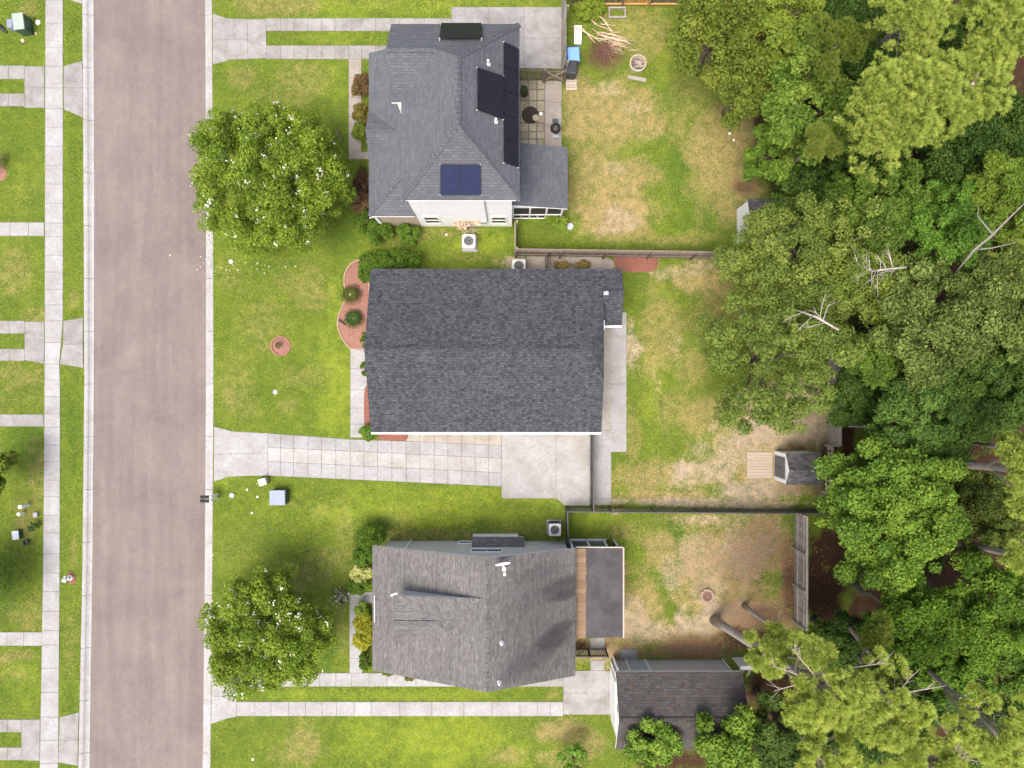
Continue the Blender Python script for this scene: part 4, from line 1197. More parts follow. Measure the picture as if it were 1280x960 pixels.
# ------------------------------------------------------------------ small garden shed
SH = thing('garden_shed', 'small garden shed with dark double doors and pitched shingle roof by the back fence', 'shed', (15.7, -4.6, 0))
hx0, hx1, hyN, hyS, hyR = 14.86, 16.75, -3.75, -5.48, -4.62
hze, hzr = 1.72, 2.25
hr = roof_obj([[(hx0, hyN, hze), (hx1, hyN, hze), (hx1 + .1, hyR, hzr), (hx0, hyR, hzr)], [(hx0, hyR, hzr), (hx1 + .1, hyR, hzr), (hx1, hyS, hze), (hx0, hyS, hze)]], M['roof_shed'], SH, thick=0.1)
ridge_cap((hx0, hyR, hzr), (hx1, hyR, hzr), M['roof_shed'], hr, 0.2)
walls([(hx0 + 0.04, hyS + 0.05), (hx1 - 0.05, hyS + 0.05), (hx1 - 0.05, hyN - 0.05), (hx0 + 0.04, hyN - 0.05)], lambda x, y: hze + (hzr - hze) * (1 - abs(y - hyR) / 0.87) - 0.1, M['white'], SH)
mb = MB()
for sgn in (-1, 1):
    mb.box((hx0 + 0.025, hyR + sgn * 0.30, 0.86), (0.03, 0.585, 1.45))
    mb.box((hx0 + 0.005, hyR + sgn * 0.30, 0.86), (0.02, 0.48, 1.34))
d_ = mb.build('double_door', mat_plain('shed_door_grey', (0.13, 0.13, 0.135), 0.6, 0.12, 8), SH)
mb = MB(); mb.box((hx0 - 0.02, hyR - 0.05, 0.9), (0.03, 0.04, 0.14)); mb.build('handle', M['black_metal'], d_)
PAVED.append(np.array([(14.8, -5.5), (16.8, -5.5), (16.8, -3.7), (14.8, -3.7)]))
RP = MB()
for i in range(9):
    RP.box((14.05, -3.95 - i * 0.165, 0.05), (1.45, 0.155, 0.05), random.uniform(-.01, .01), random.uniform(0.94, 1.06))
tag(RP.build('plank_ramp', M['plank_ramp'], loc=(14.05, -4.6, 0)), 'low tan plank platform in front of the small shed doors', 'platform')

# shed half hidden under the feathery tree
S2 = thing('storage_shed', 'white shed with dark grey roof half hidden under a feathery tree', 'shed', (13.9, 8.6, 0))
bx0, bx1, byN, byS = 12.72, 15.6, 10.0, 7.9; byR = 8.95
roof_obj([[(bx0, byN, 1.9), (bx1, byN, 1.9), (bx1, byR, 2.35), (bx0, byR, 2.35)], [(bx0, byR, 2.35), (bx1, byR, 2.35), (bx1, byS, 1.9), (bx0, byS, 1.9)]], M['roof_shed'], S2, thick=0.1)
walls([(bx0 + .05, byS + .08), (bx1 - .05, byS + .08), (bx1 - .05, byN - .08), (bx0 + .05, byN - .08)], lambda x, y: 1.9 + 0.45 * (1 - abs(y - byR) / 1.05) - 0.1, M['white'], S2)

# ------------------------------------------------------------------ fences
def fence(name, label, A, B, h, mat, pw=0.14, gap=0.015, post=2.4, rail=True, cat='fence', lean=(0, 0), thick=0.022, posttop=0.08, group=None, jitter=0.02, capz=None, zb=0.03):
    A = Vector((A[0], A[1], 0)); B = Vector((B[0], B[1], 0))
    d = (B - A); L = d.length; d.normalize(); n = Vector((-d.y, d.x, 0))
    th = thing(name, label, cat, A.lerp(B, 0.5), group)
    pb = MB()
    k = max(1, int(L / (pw + gap)))
    for i in range(k):
        c = A + d * ((i + 0.5) * L / k)
        hh = h + random.uniform(-jitter, jitter)
        up_ = Vector((lean[0], lean[1], 1)) * (hh / 2)
        pb.obox(c + up_ + Vector((0, 0, zb)) + n * random.uniform(-0.006, 0.006), d * (pw / 2), n * (thick / 2), up_, random.uniform(0.72, 1.25))
    pb.build('panel', mat, th)
    if rail:
        for z in (0.3 * h, 0.82 * h):
            rb = MB()
            c = A.lerp(B, 0.5) + Vector((lean[0] * z, lean[1] * z, z)) - n * (thick / 2 + 0.025)
            rb.obox(c, d * (L / 2), n * 0.022, Vector((0, 0, 0.045)))
            rb.build('rail', mat, th)
        rb = MB()
        if capz: rb.obox(A.lerp(B, 0.5) + Vector((lean[0] * h, lean[1] * h, h + 0.05)), d * (L / 2), n * capz, Vector((0, 0, 0.02)))
        if capz: rb.build('rail_cap', mat, th)
    np_ = max(1, int(round(L / post)))
    for i in range(np_ + 1):
        c = A + d * (L * i / np_) - n * (thick / 2 + 0.1)
        q = MB(); up_ = Vector((lean[0], lean[1], 1)) * ((h + posttop) / 2)
        q.obox(c + up_, d * 0.045, n * 0.045, up_, random.uniform(0.85, 1.1)); q.build('post', mat, th)
    return th
fence('wooden_fence', 'long weathered brown board fence between the two upper back yards', (0.2, 7.30), (12.6, 7.12), 1.75, M['plank_brown'], jitter=0.05, group=None, capz=0.05)
fence('wooden_fence', 'short pale board fence joining the white house wall to the brown fence', (0.16, 7.45), (0.16, 8.9), 1.4, M['plank_pale'], post=1.4)
fence('garden_gate', 'narrow dark gate between brown board fence and charcoal roofed house', (1.88, 6.2), (1.88, 7.2), 1.5, M['plank_brown'], cat='gate', post=1.0)
fence('wooden_fence', 'leaning grey board fence along the upper parking pad', (2.84, 17.5), (2.84, 23.5), 1.75, M['plank_grey'], lean=(0.05, 0), jitter=0.03)
fence('wooden_fence', 'dark picket fence at the top with pale rail and new boards', (3.4, 21.62), (6.25, 21.6), 1.8, M['plank_brown'], pw=0.1, gap=0.05)
fence('wooden_fence', 'bright new orange fence boards set in the dark top fence', (6.3, 21.6), (7.7, 21.58), 1.8, M['plank_new'], post=1.4)
fence('wooden_fence', 'dark picket fence running from the new boards into the trees', (7.75, 21.58), (14.0, 21.5), 1.8, M['plank_brown'], pw=0.1, gap=0.05)
mb = MB(); mb.box((8.0, 21.50, 0.16), (9.3, 0.09, 0.09))
tag(mb.build('ground_rail', M['plank_new'], loc=(8.0, 21.5, 0)), 'pale yellow timber rail lying along the foot of the dark top fence', 'timber')
fence('picket_fence', 'brown picket fence between the blue-grey roof and the back gate', (0.4, 17.25), (1.75, 17.25), 1.5, M['plank_brown'], pw=0.07, gap=0.06, post=1.3)
tg = fence('garden_gate', 'brown timber gate with diagonal braces beside the dark wheelie bin', (1.86, 17.22), (2.95, 17.22), 1.5, M['plank_brown'], pw=0.08, gap=0.1, cat='gate', post=1.1)
mb = MB()
mb.obox((2.4, 17.16, 0.8), (0.5, 0, 0.55), (0, 0.02, 0), (-0.04, 0, 0.04), 1.9); mb.obox((2.4, 17.13, 0.8), (0.5, 0, -0.55), (0, 0.02, 0), (0.04, 0, 0.04), 1.9)
mb.build('brace', M['plank_brown'], tg)
# black metal fences
def metal_fence(label, A, B, h, step=0.09, post=2.2, mat=M['black_metal'], w=0.02, flip=1):
    A = Vector((A[0], A[1], 0)); B = Vector((B[0], B[1], 0)); d = B - A; L = d.length; d.normalize(); n = Vector((-d.y, d.x, 0))
    th = thing('metal_fence', label, 'fence', A.lerp(B, 0.5))
    pb = MB()
    for i in range(int(L / step) + 1):
        c = A + d * (i * step)
        pb.obox(c + Vector((0, 0, h / 2)), d * w, n * 0.018, Vector((0, 0, h / 2)))
    for z in (0.12, h - 0.15, h):
        pb.obox(A.lerp(B, 0.5) + Vector((0, 0, z)), d * (L / 2), n * 0.03, Vector((0, 0, 0.022)))
    pb.build('panel', mat, th)
    k = max(1, int(round(L / post)))
    for i in range(k + 1):
        q = MB(); q.box(A + d * (L * i / k) + Vector((0, 0, h / 2 + 0.05)), (0.09, 0.09, h + 0.1)); q.build('post', mat, th)
    return th
M['fence_dark'] = mat_plain('dark_fence_metal', (0.055, 0.052, 0.05), 0.55, 0.15, 6)
gt = metal_fence('dark metal gate fence crossing the concrete pad beside the charcoal roofed house', (4.46, -2.75), (4.46, -6.9), 1.55, 0.07, 2.0, M['fence_dark'], 0.03)
metal_fence('long dark metal fence dividing the two lower back yards', (3.05, -7.02), (17.6, -7.12), 1.3, 0.10, 2.4, M['fence_dark'], 0.022)
metal_fence('short dark metal fence beside the condenser by the grey house', (3.05, -7.1), (3.1, -8.75), 1.3, 0.08, 1.6, M['fence_dark'], 0.03)
metal_fence('low dark metal gate between grey house and garage', (3.3, -15.05), (5.3, -15.05), 1.15, 0.09, 1.0, M['fence_dark'], 0.025)
fence('wooden_fence', 'grey board fence behind the small garden shed along the dark woods', (17.95, 2.6), (17.95, -3.4), 1.4, M['plank_grey'], jitter=0.03, capz=0.08)
fence('wooden_fence', 'broken pale board fence right behind the small shed roof', (17.9, -3.5), (17.75, -6.1), 0.95, M['plank_pale'], pw=0.12, gap=0.14, jitter=0.15, post=1.3, lean=(-0.06, 0))
fence('wooden_fence', 'wide grey board fence at the end of the bare lower back yard', (16.05, -7.2), (16.05, -13.4), 1.6, M['plank_grey'], jitter=0.02, capz=0.06)
mb = MB(); mb.tube([(18.45, -2.32, 1.35), (19.2, -2.32, 1.5)], 0.05, 8); mb.tube([(19.2, -2.32, 0.0), (19.2, -2.32, 1.6)], 0.06, 8); mb.lathe((19.2, -2.32, 1.6), [(0.1, 0), (0.09, 0.05), (0.02, 0.08)], 10)
tag(mb.build('wooden_post', M['dead_wood'], loc=(19.2, -2.32, 0)), 'pale post with a side arm standing in dark woods behind grey fence', 'post')
mb = MB(); mb.box((13.3, -15.55, 0.75), (1.6, 0.08, 1.5)); mb.box((13.3, -15.5, 1.53), (1.7, 0.2, 0.06)); mb.box((13.0, -15.49, 1.15), (0.62, 0.03, 0.25))
tag(mb.build('fence_panel', M['white'], loc=(13.3, -15.55, 0)), 'white fence panel with a top cap beside the mossy garage roof', 'fence')

# ------------------------------------------------------------------ air conditioners
def condenser(label, x, y, s=0.74, h=0.75, rz=0.0, body=M['ac_metal'], side=M['ac_metal']):
    th = thing('air_conditioner', label, 'air conditioner', (x, y, 0), 'air conditioners beside the houses')
    b = MB(); b.prism([(x + (s + .14) / 2 * i, y + (s + .14) / 2 * j) for i, j in ((-1, -1), (1, -1), (1, 1), (-1, 1))], 0, 0.08); b.build('pad', M['concrete'], th)
    b = MB(); b.box((x, y, 0.08 + (h - 0.18) / 2), (s * 0.95, s * 0.95, h - 0.18)); o = b.build('body', side, th, bevel=0.05)
    sl = MB()
    for i in range(13):
        z = 0.14 + i * (h - 0.2) / 13
        for ax in range(4):
            a = ax * math.pi / 2
            sl.box((x + math.cos(a) * s * 0.48, y + math.sin(a) * s * 0.48, z), ((0.02 if ax % 2 == 0 else s * 0.85), (s * 0.85 if ax % 2 == 0 else 0.02), 0.02))
    sl.build('louvre', M['ac_dark'] if side is not body else side, th)
    # top frame with a round opening
    t = MB(); n = 32; zt = 0.08 + h
    sq = []; ci = []
    for k in range(n):
        a = 2 * math.pi * (k + 0.5) / n
        m_ = max(abs(math.cos(a)), abs(math.sin(a)))
        sq.append((x + s / 2 * math.cos(a) / m_, y + s / 2 * math.sin(a) / m_)); ci.append((x + s * 0.37 * math.cos(a), y + s * 0.37 * math.sin(a)))
    v = [(p[0], p[1], zt) for p in sq] + [(p[0], p[1], zt + 0.02) for p in ci] + [(p[0], p[1], zt - 0.1) for p in sq] + [(p[0], p[1], zt - 0.14) for p in ci]
    f = []
    for k in range(n):
        j = (k + 1) % n
        f += [(k, j, n + j, n + k), (2 * n + k, 2 * n + j, j, k), (n + k, n + j, 3 * n + j, 3 * n + k)]
    t.mesh(v, f); t.build('top_cover', body, th)
    fb = MB(); fb.lathe((x, y, zt - 0.13), [(s * 0.37, 0.0), (s * 0.37, 0.004)], 24); fb.lathe((x, y, zt - 0.12), [(0.1, 0), (0.1, 0.05), (0.04, 0.07)], 12)
    for k in range(4):
        a = k * math.pi / 2 + rz
        fb.obox((x + math.cos(a) * s * .2, y + math.sin(a) * s * .2, zt - 0.09), (math.cos(a) * s * .16, math.sin(a) * s * .16, 0), (-math.sin(a) * s * .08, math.cos(a) * s * .08, 0.025), (0, 0, 0.006), 1)
    fb.build('fan', M['ac_dark'], th)
    gb = MB()
    for r in (0.12, 0.2, 0.28, 0.35):
        gb.tube([(x + s * r * math.cos(a), y + s * r * math.sin(a), zt + 0.015) for a in np.linspace(0, 2 * math.pi, 25)], 0.005, 4, False)
    for k in range(8):
        a = k * math.pi / 4
        gb.tube([(x + s * .08 * math.cos(a), y + s * .08 * math.sin(a), zt + 0.015), (x + s * .37 * math.cos(a), y + s * .37 * math.sin(a), zt + 0.015)], 0.005, 4, False)
    gb.build('grille', M['grey_metal'], th)
    PAVED.append(np.array([(x - s / 2, y - s / 2), (x + s / 2, y - s / 2), (x + s / 2, y + s / 2), (x - s / 2, y + s / 2)]))
p = W(586.5, 302, 0.5); condenser('pale air conditioner with square body on lawn below the white house wall', p.x, p.y - 0.05, 0.74, 0.85)
p = W(648.5, 334, 0.4); condenser('air conditioner on gravel between brown fence and charcoal roof', p.x, p.y - 0.0, 0.74, 0.8, 0.4)
p = W(693.5, 662, 0.8); condenser('air conditioner with dark sides and pale top beside the grey house', p.x, p.y, 0.68, 0.8, 0.7, side=M['ac_dark'])

# ------------------------------------------------------------------ utility boxes, mailboxes, small lawn objects
def simple(name, label, cat, mb, mat, loc, bevel=0.0, group=None, smooth=False):
    return tag(mb.build(name, mat, loc=loc, bevel=bevel, smooth=smooth), label, cat, group)
def utility(name, label, px, py, sx, sy, h, top, side, rz=0.0, pad=True):
    p = W(px, py, h * 0.9); x, y = p.x, p.y
    th = thing(name, label, 'utility box', (x, y, 0))
    if pad:
        b = MB(); b.box((x, y, 0.04), (sx * 1.12, sy * 1.12, 0.08), rz); b.build('pad', M['concrete_dirty'], th)
    b = MB(); b.box((x, y, h * 0.455), (sx * 0.96, sy * 0.96, h * 0.91), rz); b.build('cabinet', side, th, bevel=0.015)
    b = MB(); b.box((x, y, h * 0.94), (sx, sy, h * 0.12), rz); b.build('lid', top, th, bevel=min(0.03, h * 0.035))
    return th
utility('utility_box', 'square blue-grey utility box on the lawn beside the driveway', 347, 622, 0.88, 0.84, 0.75, M['blue_grey'], M['dark_green'], 0.0, False)
utility('utility_pedestal', 'small cream utility pedestal beside the square blue-grey box', 328, 602.5, 0.42, 0.38, 0.5, M['white'], M['stone_cream'], 0.3, False)
utility('transformer_box', 'pale green transformer box on the lawn across the road', 23.5, 27, 0.62, 0.92, 0.8, M['pale_green'], M['dark_green'], 0.12, False)
utility('utility_pedestal', 'small blue-grey utility box beside the pale green transformer', 12.5, 29.5, 0.32, 0.5, 0.5, M['blue_grey'], M['blue_grey'], 0.05, False)
utility('utility_pedestal', 'low grey utility box on the lawn across the road near scattered pots', 19.5, 669, 0.38, 0.5, 0.35, M['grey_plastic'], M['dark_green'], 0.1, False)
mb = MB(); mb.tube([W(0, 32) + Vector((0, 0, .04)), W(4, 37) + Vector((0, 0, .05)), W(9, 41) + Vector((0, 0, .03))], [0.1, 0.11, 0.07], 8)
simple('pipe_end', 'black drain pipe end lying by the transformer box', 'pipe', mb, M['black_metal'], W(4, 37))

def lid(label, px, py, r, mat=M['white'], name='valve_cover', h=0.03):
    c = W(px, py); mb = MB(); mb.lathe(c, [(r, -0.02), (r, h * 0.7), (r * 0.9, h), (r * 0.4, h * 1.1)], 14)
    simple(name, label, 'cover', mb, mat, c)
lid('round pale valve cover in the lawn beside the two mailboxes', 290.5, 619, 0.16, M['pale_green'], h=0.1)
lid('tiny white sprinkler cap on the lawn above the square utility box', 309, 612, 0.06)
lid('tiny white sprinkler cap between valve cover and square utility box', 322, 621, 0.06)
lid('tiny white sprinkler cap on the lawn below the square utility box', 315, 641, 0.06)
lid('white double lid beside the pavement near the green transformer', 47.5, 28, 0.14)
lid('small cream cap on the lawn below the white double lid', 45, 42, 0.08, M['stone_cream'])
lid('small cream cap on the lawn below the green transformer', 28.5, 51, 0.11, M['stone_cream'])
lid('grey round lid lying on the far kerb', 104.5, 733, 0.09, M['grey_metal'], h=0.05)
lid('white cap on lawn beneath the left flowering tree rim beside kerb', 289, 327, 0.13, M['grey_plastic'], h=0.06)
lid('white bucket lid on the front lawn of the charcoal roofed house', 344, 490, 0.13, M['grey_plastic'])
lid('pale flat stone on grass beside the screened porch corner', 712.5, 283, 0.2, M['grey_plastic'], 'flat_stone', 0.06)
lid('white cap on the dry lawn under the trees near the long stick', 912, 167, 0.08)
lid('white speck of a cap beside the stick on the dry lawn', 917, 175, 0.06)
lid('tiny white cap on lawn beside the air conditioner at the white wall', 558, 293.5, 0.06)
lid('tiny white cap in the grass at the bottom front lawn', 316, 949, 0.07)
mb = MB(); mb.tube([W(898, 191, .03), W(908, 181, .04), W(917, 170, .05)], 0.02, 6); simple('garden_stick', 'thin dark stick lying across the dry upper back lawn', 'stick', mb, M['bark'], W(908, 181))

for i, (px, py) in enumerate(((268.5, 616.5), (268.5, 620.3))):
    pass
mbx = []
b0 = W(272.5, 617)
for i in range(2):
    y = b0.y - 0.02 - i * 0.22
    lab = ('black mailbox on white post, upper of the pair at the kerb', 'black mailbox on white post, lower of the pair at the kerb')[i]
    th = thing('mailbox', lab, 'mailbox', (b0.x, y, 0), 'pair of mailboxes at the kerb')
    b = MB(); b.box((b0.x, y, 0.5), (0.1, 0.1, 1.0)); b.box((b0.x - 0.16, y, 0.98), (0.4, 0.07, 0.06)); b.build('post', M['white'], th)
    b = MB()
    pr = [(-.085, 0), (.085, 0), (.085, .1), (.06, .16), (0, .185), (-.06, .16), (-.085, .1)]
    v = [(b0.x - 0.48, y + u, 1.02 + w) for u, w in pr] + [(b0.x - 0.06, y + u, 1.02 + w) for u, w in pr]
    n = len(pr)
    b.mesh(v, [tuple(range(n)), tuple(range(2 * n - 1, n - 1, -1))] + [(k, n + k, n + (k + 1) % n, (k + 1) % n) for k in range(n)])
    bo = b.build('box', M['black_metal'], th)
    b = MB(); b.box((b0.x - 0.2, y + 0.095, 1.2), (0.03, 0.01, 0.12)); b.build('flag', M['red_paint'], bo)

def cleanout(label, px, py, h, r=0.07):
    c = W(px, py); mb = MB(); mb.lathe(c, [(r, 0), (r, h * 0.9), (r * 1.25, h * 0.9), (r * 1.25, h), (r * 0.4, h + 0.03)], 12)
    simple('cleanout_pipe', label, 'pipe', mb, M['white'], c, smooth=False)
cleanout('taller white marker pipe on the bare lawn patch across the road', 36, 631, 0.72, 0.09)
cleanout('shorter white marker pipe on the bare lawn patch across the road', 30, 641, 0.45, 0.08)
mb = MB(); c = W(46, 643); mb.box((c.x, c.y, 0.08), (0.24, 0.27, 0.16)); simple('concrete_block', 'small pale concrete block beside the pavement across the road', 'block', mb, M['concrete'], c, 0.02)
mb = MB(); c = W(35, 677); mb.lathe(c, [(0.1, 0), (0.15, 0.2), (0.17, 0.22), (0.13, 0.2), (0.12, 0.12)], 14); simple('flower_pot', 'dark round pot on the bare lawn patch across the road', 'pot', mb, M['dark_plastic'], c)

# hydrant
c = W(88, 722)
HY = thing('fire_hydrant', 'small white fire hydrant on the grass verge with reddish mulch', 'hydrant', c)
mb = MB(); mb.lathe(c, [(0.15, 0), (0.15, 0.05), (0.1, 0.07), (0.1, 0.48), (0.13, 0.5), (0.13, 0.53), (0.1, 0.6), (0.05, 0.66), (0.03, 0.7)], 16); mb.build('barrel', M['white'], HY, smooth=False)
for a in (0.3, 0.3 + math.pi, 0.3 + math.pi / 2):
    mb = MB(); d = Vector((math.cos(a), math.sin(a), 0)); mb.tube([c + Vector((0, 0, .42)) + d * .08, c + Vector((0, 0, .42)) + d * .2], 0.055, 10); mb.build('nozzle', M['white'], HY)
bed('mulch_bed', [(84, 716), (90, 714), (95, 720), (96, 728), (90, 731), (84, 727)], M['mulch_brick'], z=0.03)

# tree ring on the front lawn
def torus(mb, c, R, r, seg=26, n=8, stones=True, sq=1.0):
    for k in range(seg):
        a0 = 2 * math.pi * k / seg + 0.02; a1 = 2 * math.pi * (k + 1) / seg - 0.02
        rr = r * random.uniform(0.85, 1.15)
        pts = [(c[0] + R * math.cos(a), c[1] + R * math.sin(a), c[2] + rr * 0.7) for a in (a0, (a0 + a1) / 2, a1)]
        mb.tube(pts, [rr * .9, rr, rr * .9], n, True, random.uniform(0.8, 1.2))
c = W(351, 432.5)
bed('mulch_bed', [(351 + 11 * math.cos(a), 432.5 + 11 * math.sin(a)) for a in np.linspace(0, 2 * math.pi, 14, endpoint=False)], M['mulch_red'], z=0.04)
mb = MB(); torus(mb, (c.x, c.y, 0), 0.53, 0.055)
simple('tree_ring', 'round brick edging ring on the front lawn', 'edging', mb, M['terracotta'], c)

# fire rings
c = W(796.5, 81.5)
FR = thing('fire_pit', 'cream ring fire pit with ash on the upper back lawn', 'fire pit', c)
mb = MB(); mb.lathe((c.x, c.y, 0), [(0.46, 0), (0.48, 0.3), (0.41, 0.31), (0.38, 0.06)], 28); mb.build('ring', M['stone_cream'], FR, smooth=False)
mb = MB(); mb.lathe((c.x, c.y, 0.05), [(0.38, 0), (0.3, 0.05), (0.02, 0.07)], 20); mb.build('ash', M['ash'], FR)
mb = MB()
for k in range(9):
    a = random.uniform(0, 6.28); x = c.x + random.uniform(-.18, .18); y = c.y + random.uniform(-.18, .18)
    mb.tube([(x - .14 * math.cos(a), y - .14 * math.sin(a), .12), (x + .14 * math.cos(a), y + .14 * math.sin(a), .16)], 0.03, 6)
mb.build('firewood', M['dead_wood'], FR)
mb = MB(); c = W(796, 98.5); mb.box((c.x, c.y, 0.03), (1.05, 0.2, 0.05), -0.2); simple('plank', 'grey plank lying on the grass below the cream fire pit', 'plank', mb, M['plank_grey'], c)
c = W(884, 744.5)
FR2 = thing('fire_pit', 'ring of brown stones on the bare lower back yard', 'fire pit', c)
mb = MB(); torus(mb, (c.x, c.y, 0), 0.34, 0.09, 11); mb.build('stone_ring', M['stone_brown'], FR2)
mb = MB(); mb.lathe((c.x, c.y, 0.0), [(0.3, 0), (0.25, 0.04), (0.02, 0.05)], 16); mb.build('ash', mat_plain('ash_brown', (0.2, 0.11, 0.075), 0.95, 0.4, 20), FR2)

# planter frame by the top fence
c = W(771, 17.5); mb = MB()
for (dx_, dy_, sx, sy) in ((0, .27, .98, .08), (0, -.27, .98, .08), (.45, 0, .08, .46), (-.45, 0, .08, .46)):
    mb.box((c.x + dx_, c.y + dy_, .1), (sx, sy, .2), 0, random.uniform(.8, 1.1))
simple('planter_frame', 'small grey timber planter frame on grass by the top fence', 'planter', mb, M['plank_grey'], c)

# bins
def wheelie(label, x, y, lidm, bodym, rz=0.0):
    th = thing('wheelie_bin', label, 'bin', (x, y, 0))
    ca, sa = math.cos(rz), math.sin(rz)
    def T(u, v, z): return (x + u * ca - v * sa, y + u * sa + v * ca, z)
    b = MB(); v = [T(u * .26, w * .3, .08) for u, w in ((-1, -1), (1, -1), (1, 1), (-1, 1))] + [T(u * .33, w * .37, 1.0) for u, w in ((-1, -1), (1, -1), (1, 1), (-1, 1))]
    b.mesh(v, [(3, 2, 1, 0), (4, 5, 6, 7), (0, 1, 5, 4), (1, 2, 6, 5), (2, 3, 7, 6), (3, 0, 4, 7)]); b.build('body', bodym, th, bevel=0.03)
    b = MB(); v = [T(u * .36, w * .42, 1.005) for u, w in ((-1, -1), (1, -1), (1, 1), (-1, 1))] + [T(u * .30, w * .36, 1.09) for u, w in ((-1, -1), (1, -1), (1, 1), (-1, 1))]
    b.mesh(v, [(3, 2, 1, 0), (4, 5, 6, 7), (0, 1, 5, 4), (1, 2, 6, 5), (2, 3, 7, 6), (3, 0, 4, 7)]); b.build('lid', lidm, th, bevel=0.03)
    for s_ in (-1, 1):
        b = MB(); b.tube([T(s_ * .27, .33, .12), T(s_ * .33, .33, .12)], .12, 12); b.build('wheel', M['black_metal'], th)
    b = MB(); b.tube([T(-.3, .44, .98), T(.3, .44, .98)], .02, 8); b.build('handle', bodym, th)
p = W(717, 67, 1.1); wheelie('wheelie bin with blue lid beside the leaning grey fence', p.x, p.y, M['blue_plastic'], M['dark_plastic'], 0.04)
p = W(714, 85, 0.9); wheelie('dark wheelie bin beside the timber gate below the blue lidded bin', p.x, p.y, M['dark_plastic'], M['dark_plastic'], -0.06)
c = W(722, 46); mb = MB(); mb.box((c.x, c.y, .22), (.42, 1.05, .05), -.03); mb.box((c.x, c.y + .45, .1), (.36, .05, .2)); mb.box((c.x, c.y - .45, .1), (.36, .05, .2))
simple('garden_bench', 'narrow white bench board behind the blue lidded bin', 'bench', mb, M['white'], c, 0.015)
c = W(714, 107); mb = MB()
for k in range(4): mb.box((c.x, c.y + .25 - k * .16, .1), (.62, .13, .03), 0, random.uniform(.9, 1.1))
for k in (-1, 0, 1): mb.box((c.x + .26 * k, c.y, .05), (.08, .62, .06))
simple('wooden_pallet', 'small pale wooden pallet on grass beside the back walk', 'pallet', mb, M['plank_pale'], c)
# kettle grill
c = W(694.5, 161, 0.7); c.z = 0
GR = thing('kettle_grill', 'round black kettle grill on the back walk', 'grill', c)
mb = MB(); mb.lathe((c.x, c.y, .55), [(.1, 0), (.24, .08), (.29, .2), (.295, .24), (.27, .33), (.17, .41), (.03, .44)], 20); mb.build('kettle', M['black_metal'], GR, smooth=True)
for k in range(3):
    a = k * 2.1 + .5; mb = MB(); mb.tube([(c.x + .15 * math.cos(a), c.y + .15 * math.sin(a), .65), (c.x + .3 * math.cos(a), c.y + .3 * math.sin(a), .02)], .014, 6); mb.build('leg', M['black_metal'], GR)
mb = MB(); mb.box((c.x - .02, c.y + .42, .78), (.34, .22, .03)); mb.build('shelf', M['ac_dark'], GR)
mb = MB(); mb.box((c.x, c.y - .44, .76), (.32, .14, .03)); mb.build('tray', M['grey_metal'], GR)
mb = MB(); mb.tube([(c.x - .05, c.y, 1.0), (c.x, c.y, 1.04), (c.x + .05, c.y, 1.0)], .016, 6); mb.build('lid_handle', M['grey_metal'], GR)
# patio pots
def pot(label, px, py, r, h, mat):
    c = W(px, py); th = thing('flower_pot', label, 'pot', c)
    mb = MB(); mb.lathe(c, [(r * .7, 0), (r, h), (r * 1.08, h), (r * 1.08, h + .03), (r * .9, h + .03), (r * .88, h - .03)], 16); mb.build('pot_body', mat, th)
    return th, c
# (foliage for the pots is added below)

# ------------------------------------------------------------------ vegetation
rng = np.random.default_rng(5)
def unit(v): return v / np.maximum(np.linalg.norm(v, axis=1, keepdims=True), 1e-9)

def leaves_np(P, Nn, L, Wd, droop=0.0):
    """rhombic leaves at P facing Nn"""
    n = len(P)
    r = rng.normal(size=(n, 3))
    a = unit(np.cross(Nn, r)); b = np.cross(Nn, a)
    L = L.reshape(-1, 1); Wd = Wd.reshape(-1, 1)
    v = np.empty((n, 4, 3))
    v[:, 0] = P - a * L * .5; v[:, 1] = P + b * Wd * .5 + a * L * .08; v[:, 2] = P + a * L * .5 - Nn * L * .12; v[:, 3] = P - b * Wd * .5 + a * L * .08
    return v.reshape(-1, 3)

LEAF_GAIN = np.array([1.5, 1.42, 1.4])
def clump_leaves(C, R, per, size, c1, c2, up=0.35, flat=0.8, hue=0.5, shape=.55):
    """C (n,3) clump centres, R (n,) radii -> verts, colours"""
    cnt = np.maximum(12, (per * (R / R.mean()) ** 2)).astype(int)
    idx = np.repeat(np.arange(len(C)), cnt)
    n = len(idx)
    d = unit(rng.normal(size=(n, 3))); d[:, 2] = np.where(d[:, 2] < -0.35, -d[:, 2], d[:, 2])
    rr = R[idx] * (0.45 + 0.6 * rng.random(n) ** 0.6)
    P = C[idx] + d * rr[:, None] * np.array([1, 1, flat])
    Nn = unit(d * 0.55 + np.array([0, 0, up]) + rng.normal(size=(n, 3)) * 0.42)
    L = size * rng.uniform(.65, 1.35, n)
    v = leaves_np(P, Nn, L, L * shape * rng.uniform(.8, 1.25, n))
    t = np.clip(hue * rng.random(len(C))[idx] + (1 - hue) * rng.random(n), 0, 1)[:, None]
    col_ = np.array(c1) * (1 - t) + np.array(c2) * t
    col_ = col_ * rng.uniform(.78, 1.22, (n, 1))
    return v, np.clip(col_ * LEAF_GAIN, 0.002, 1)

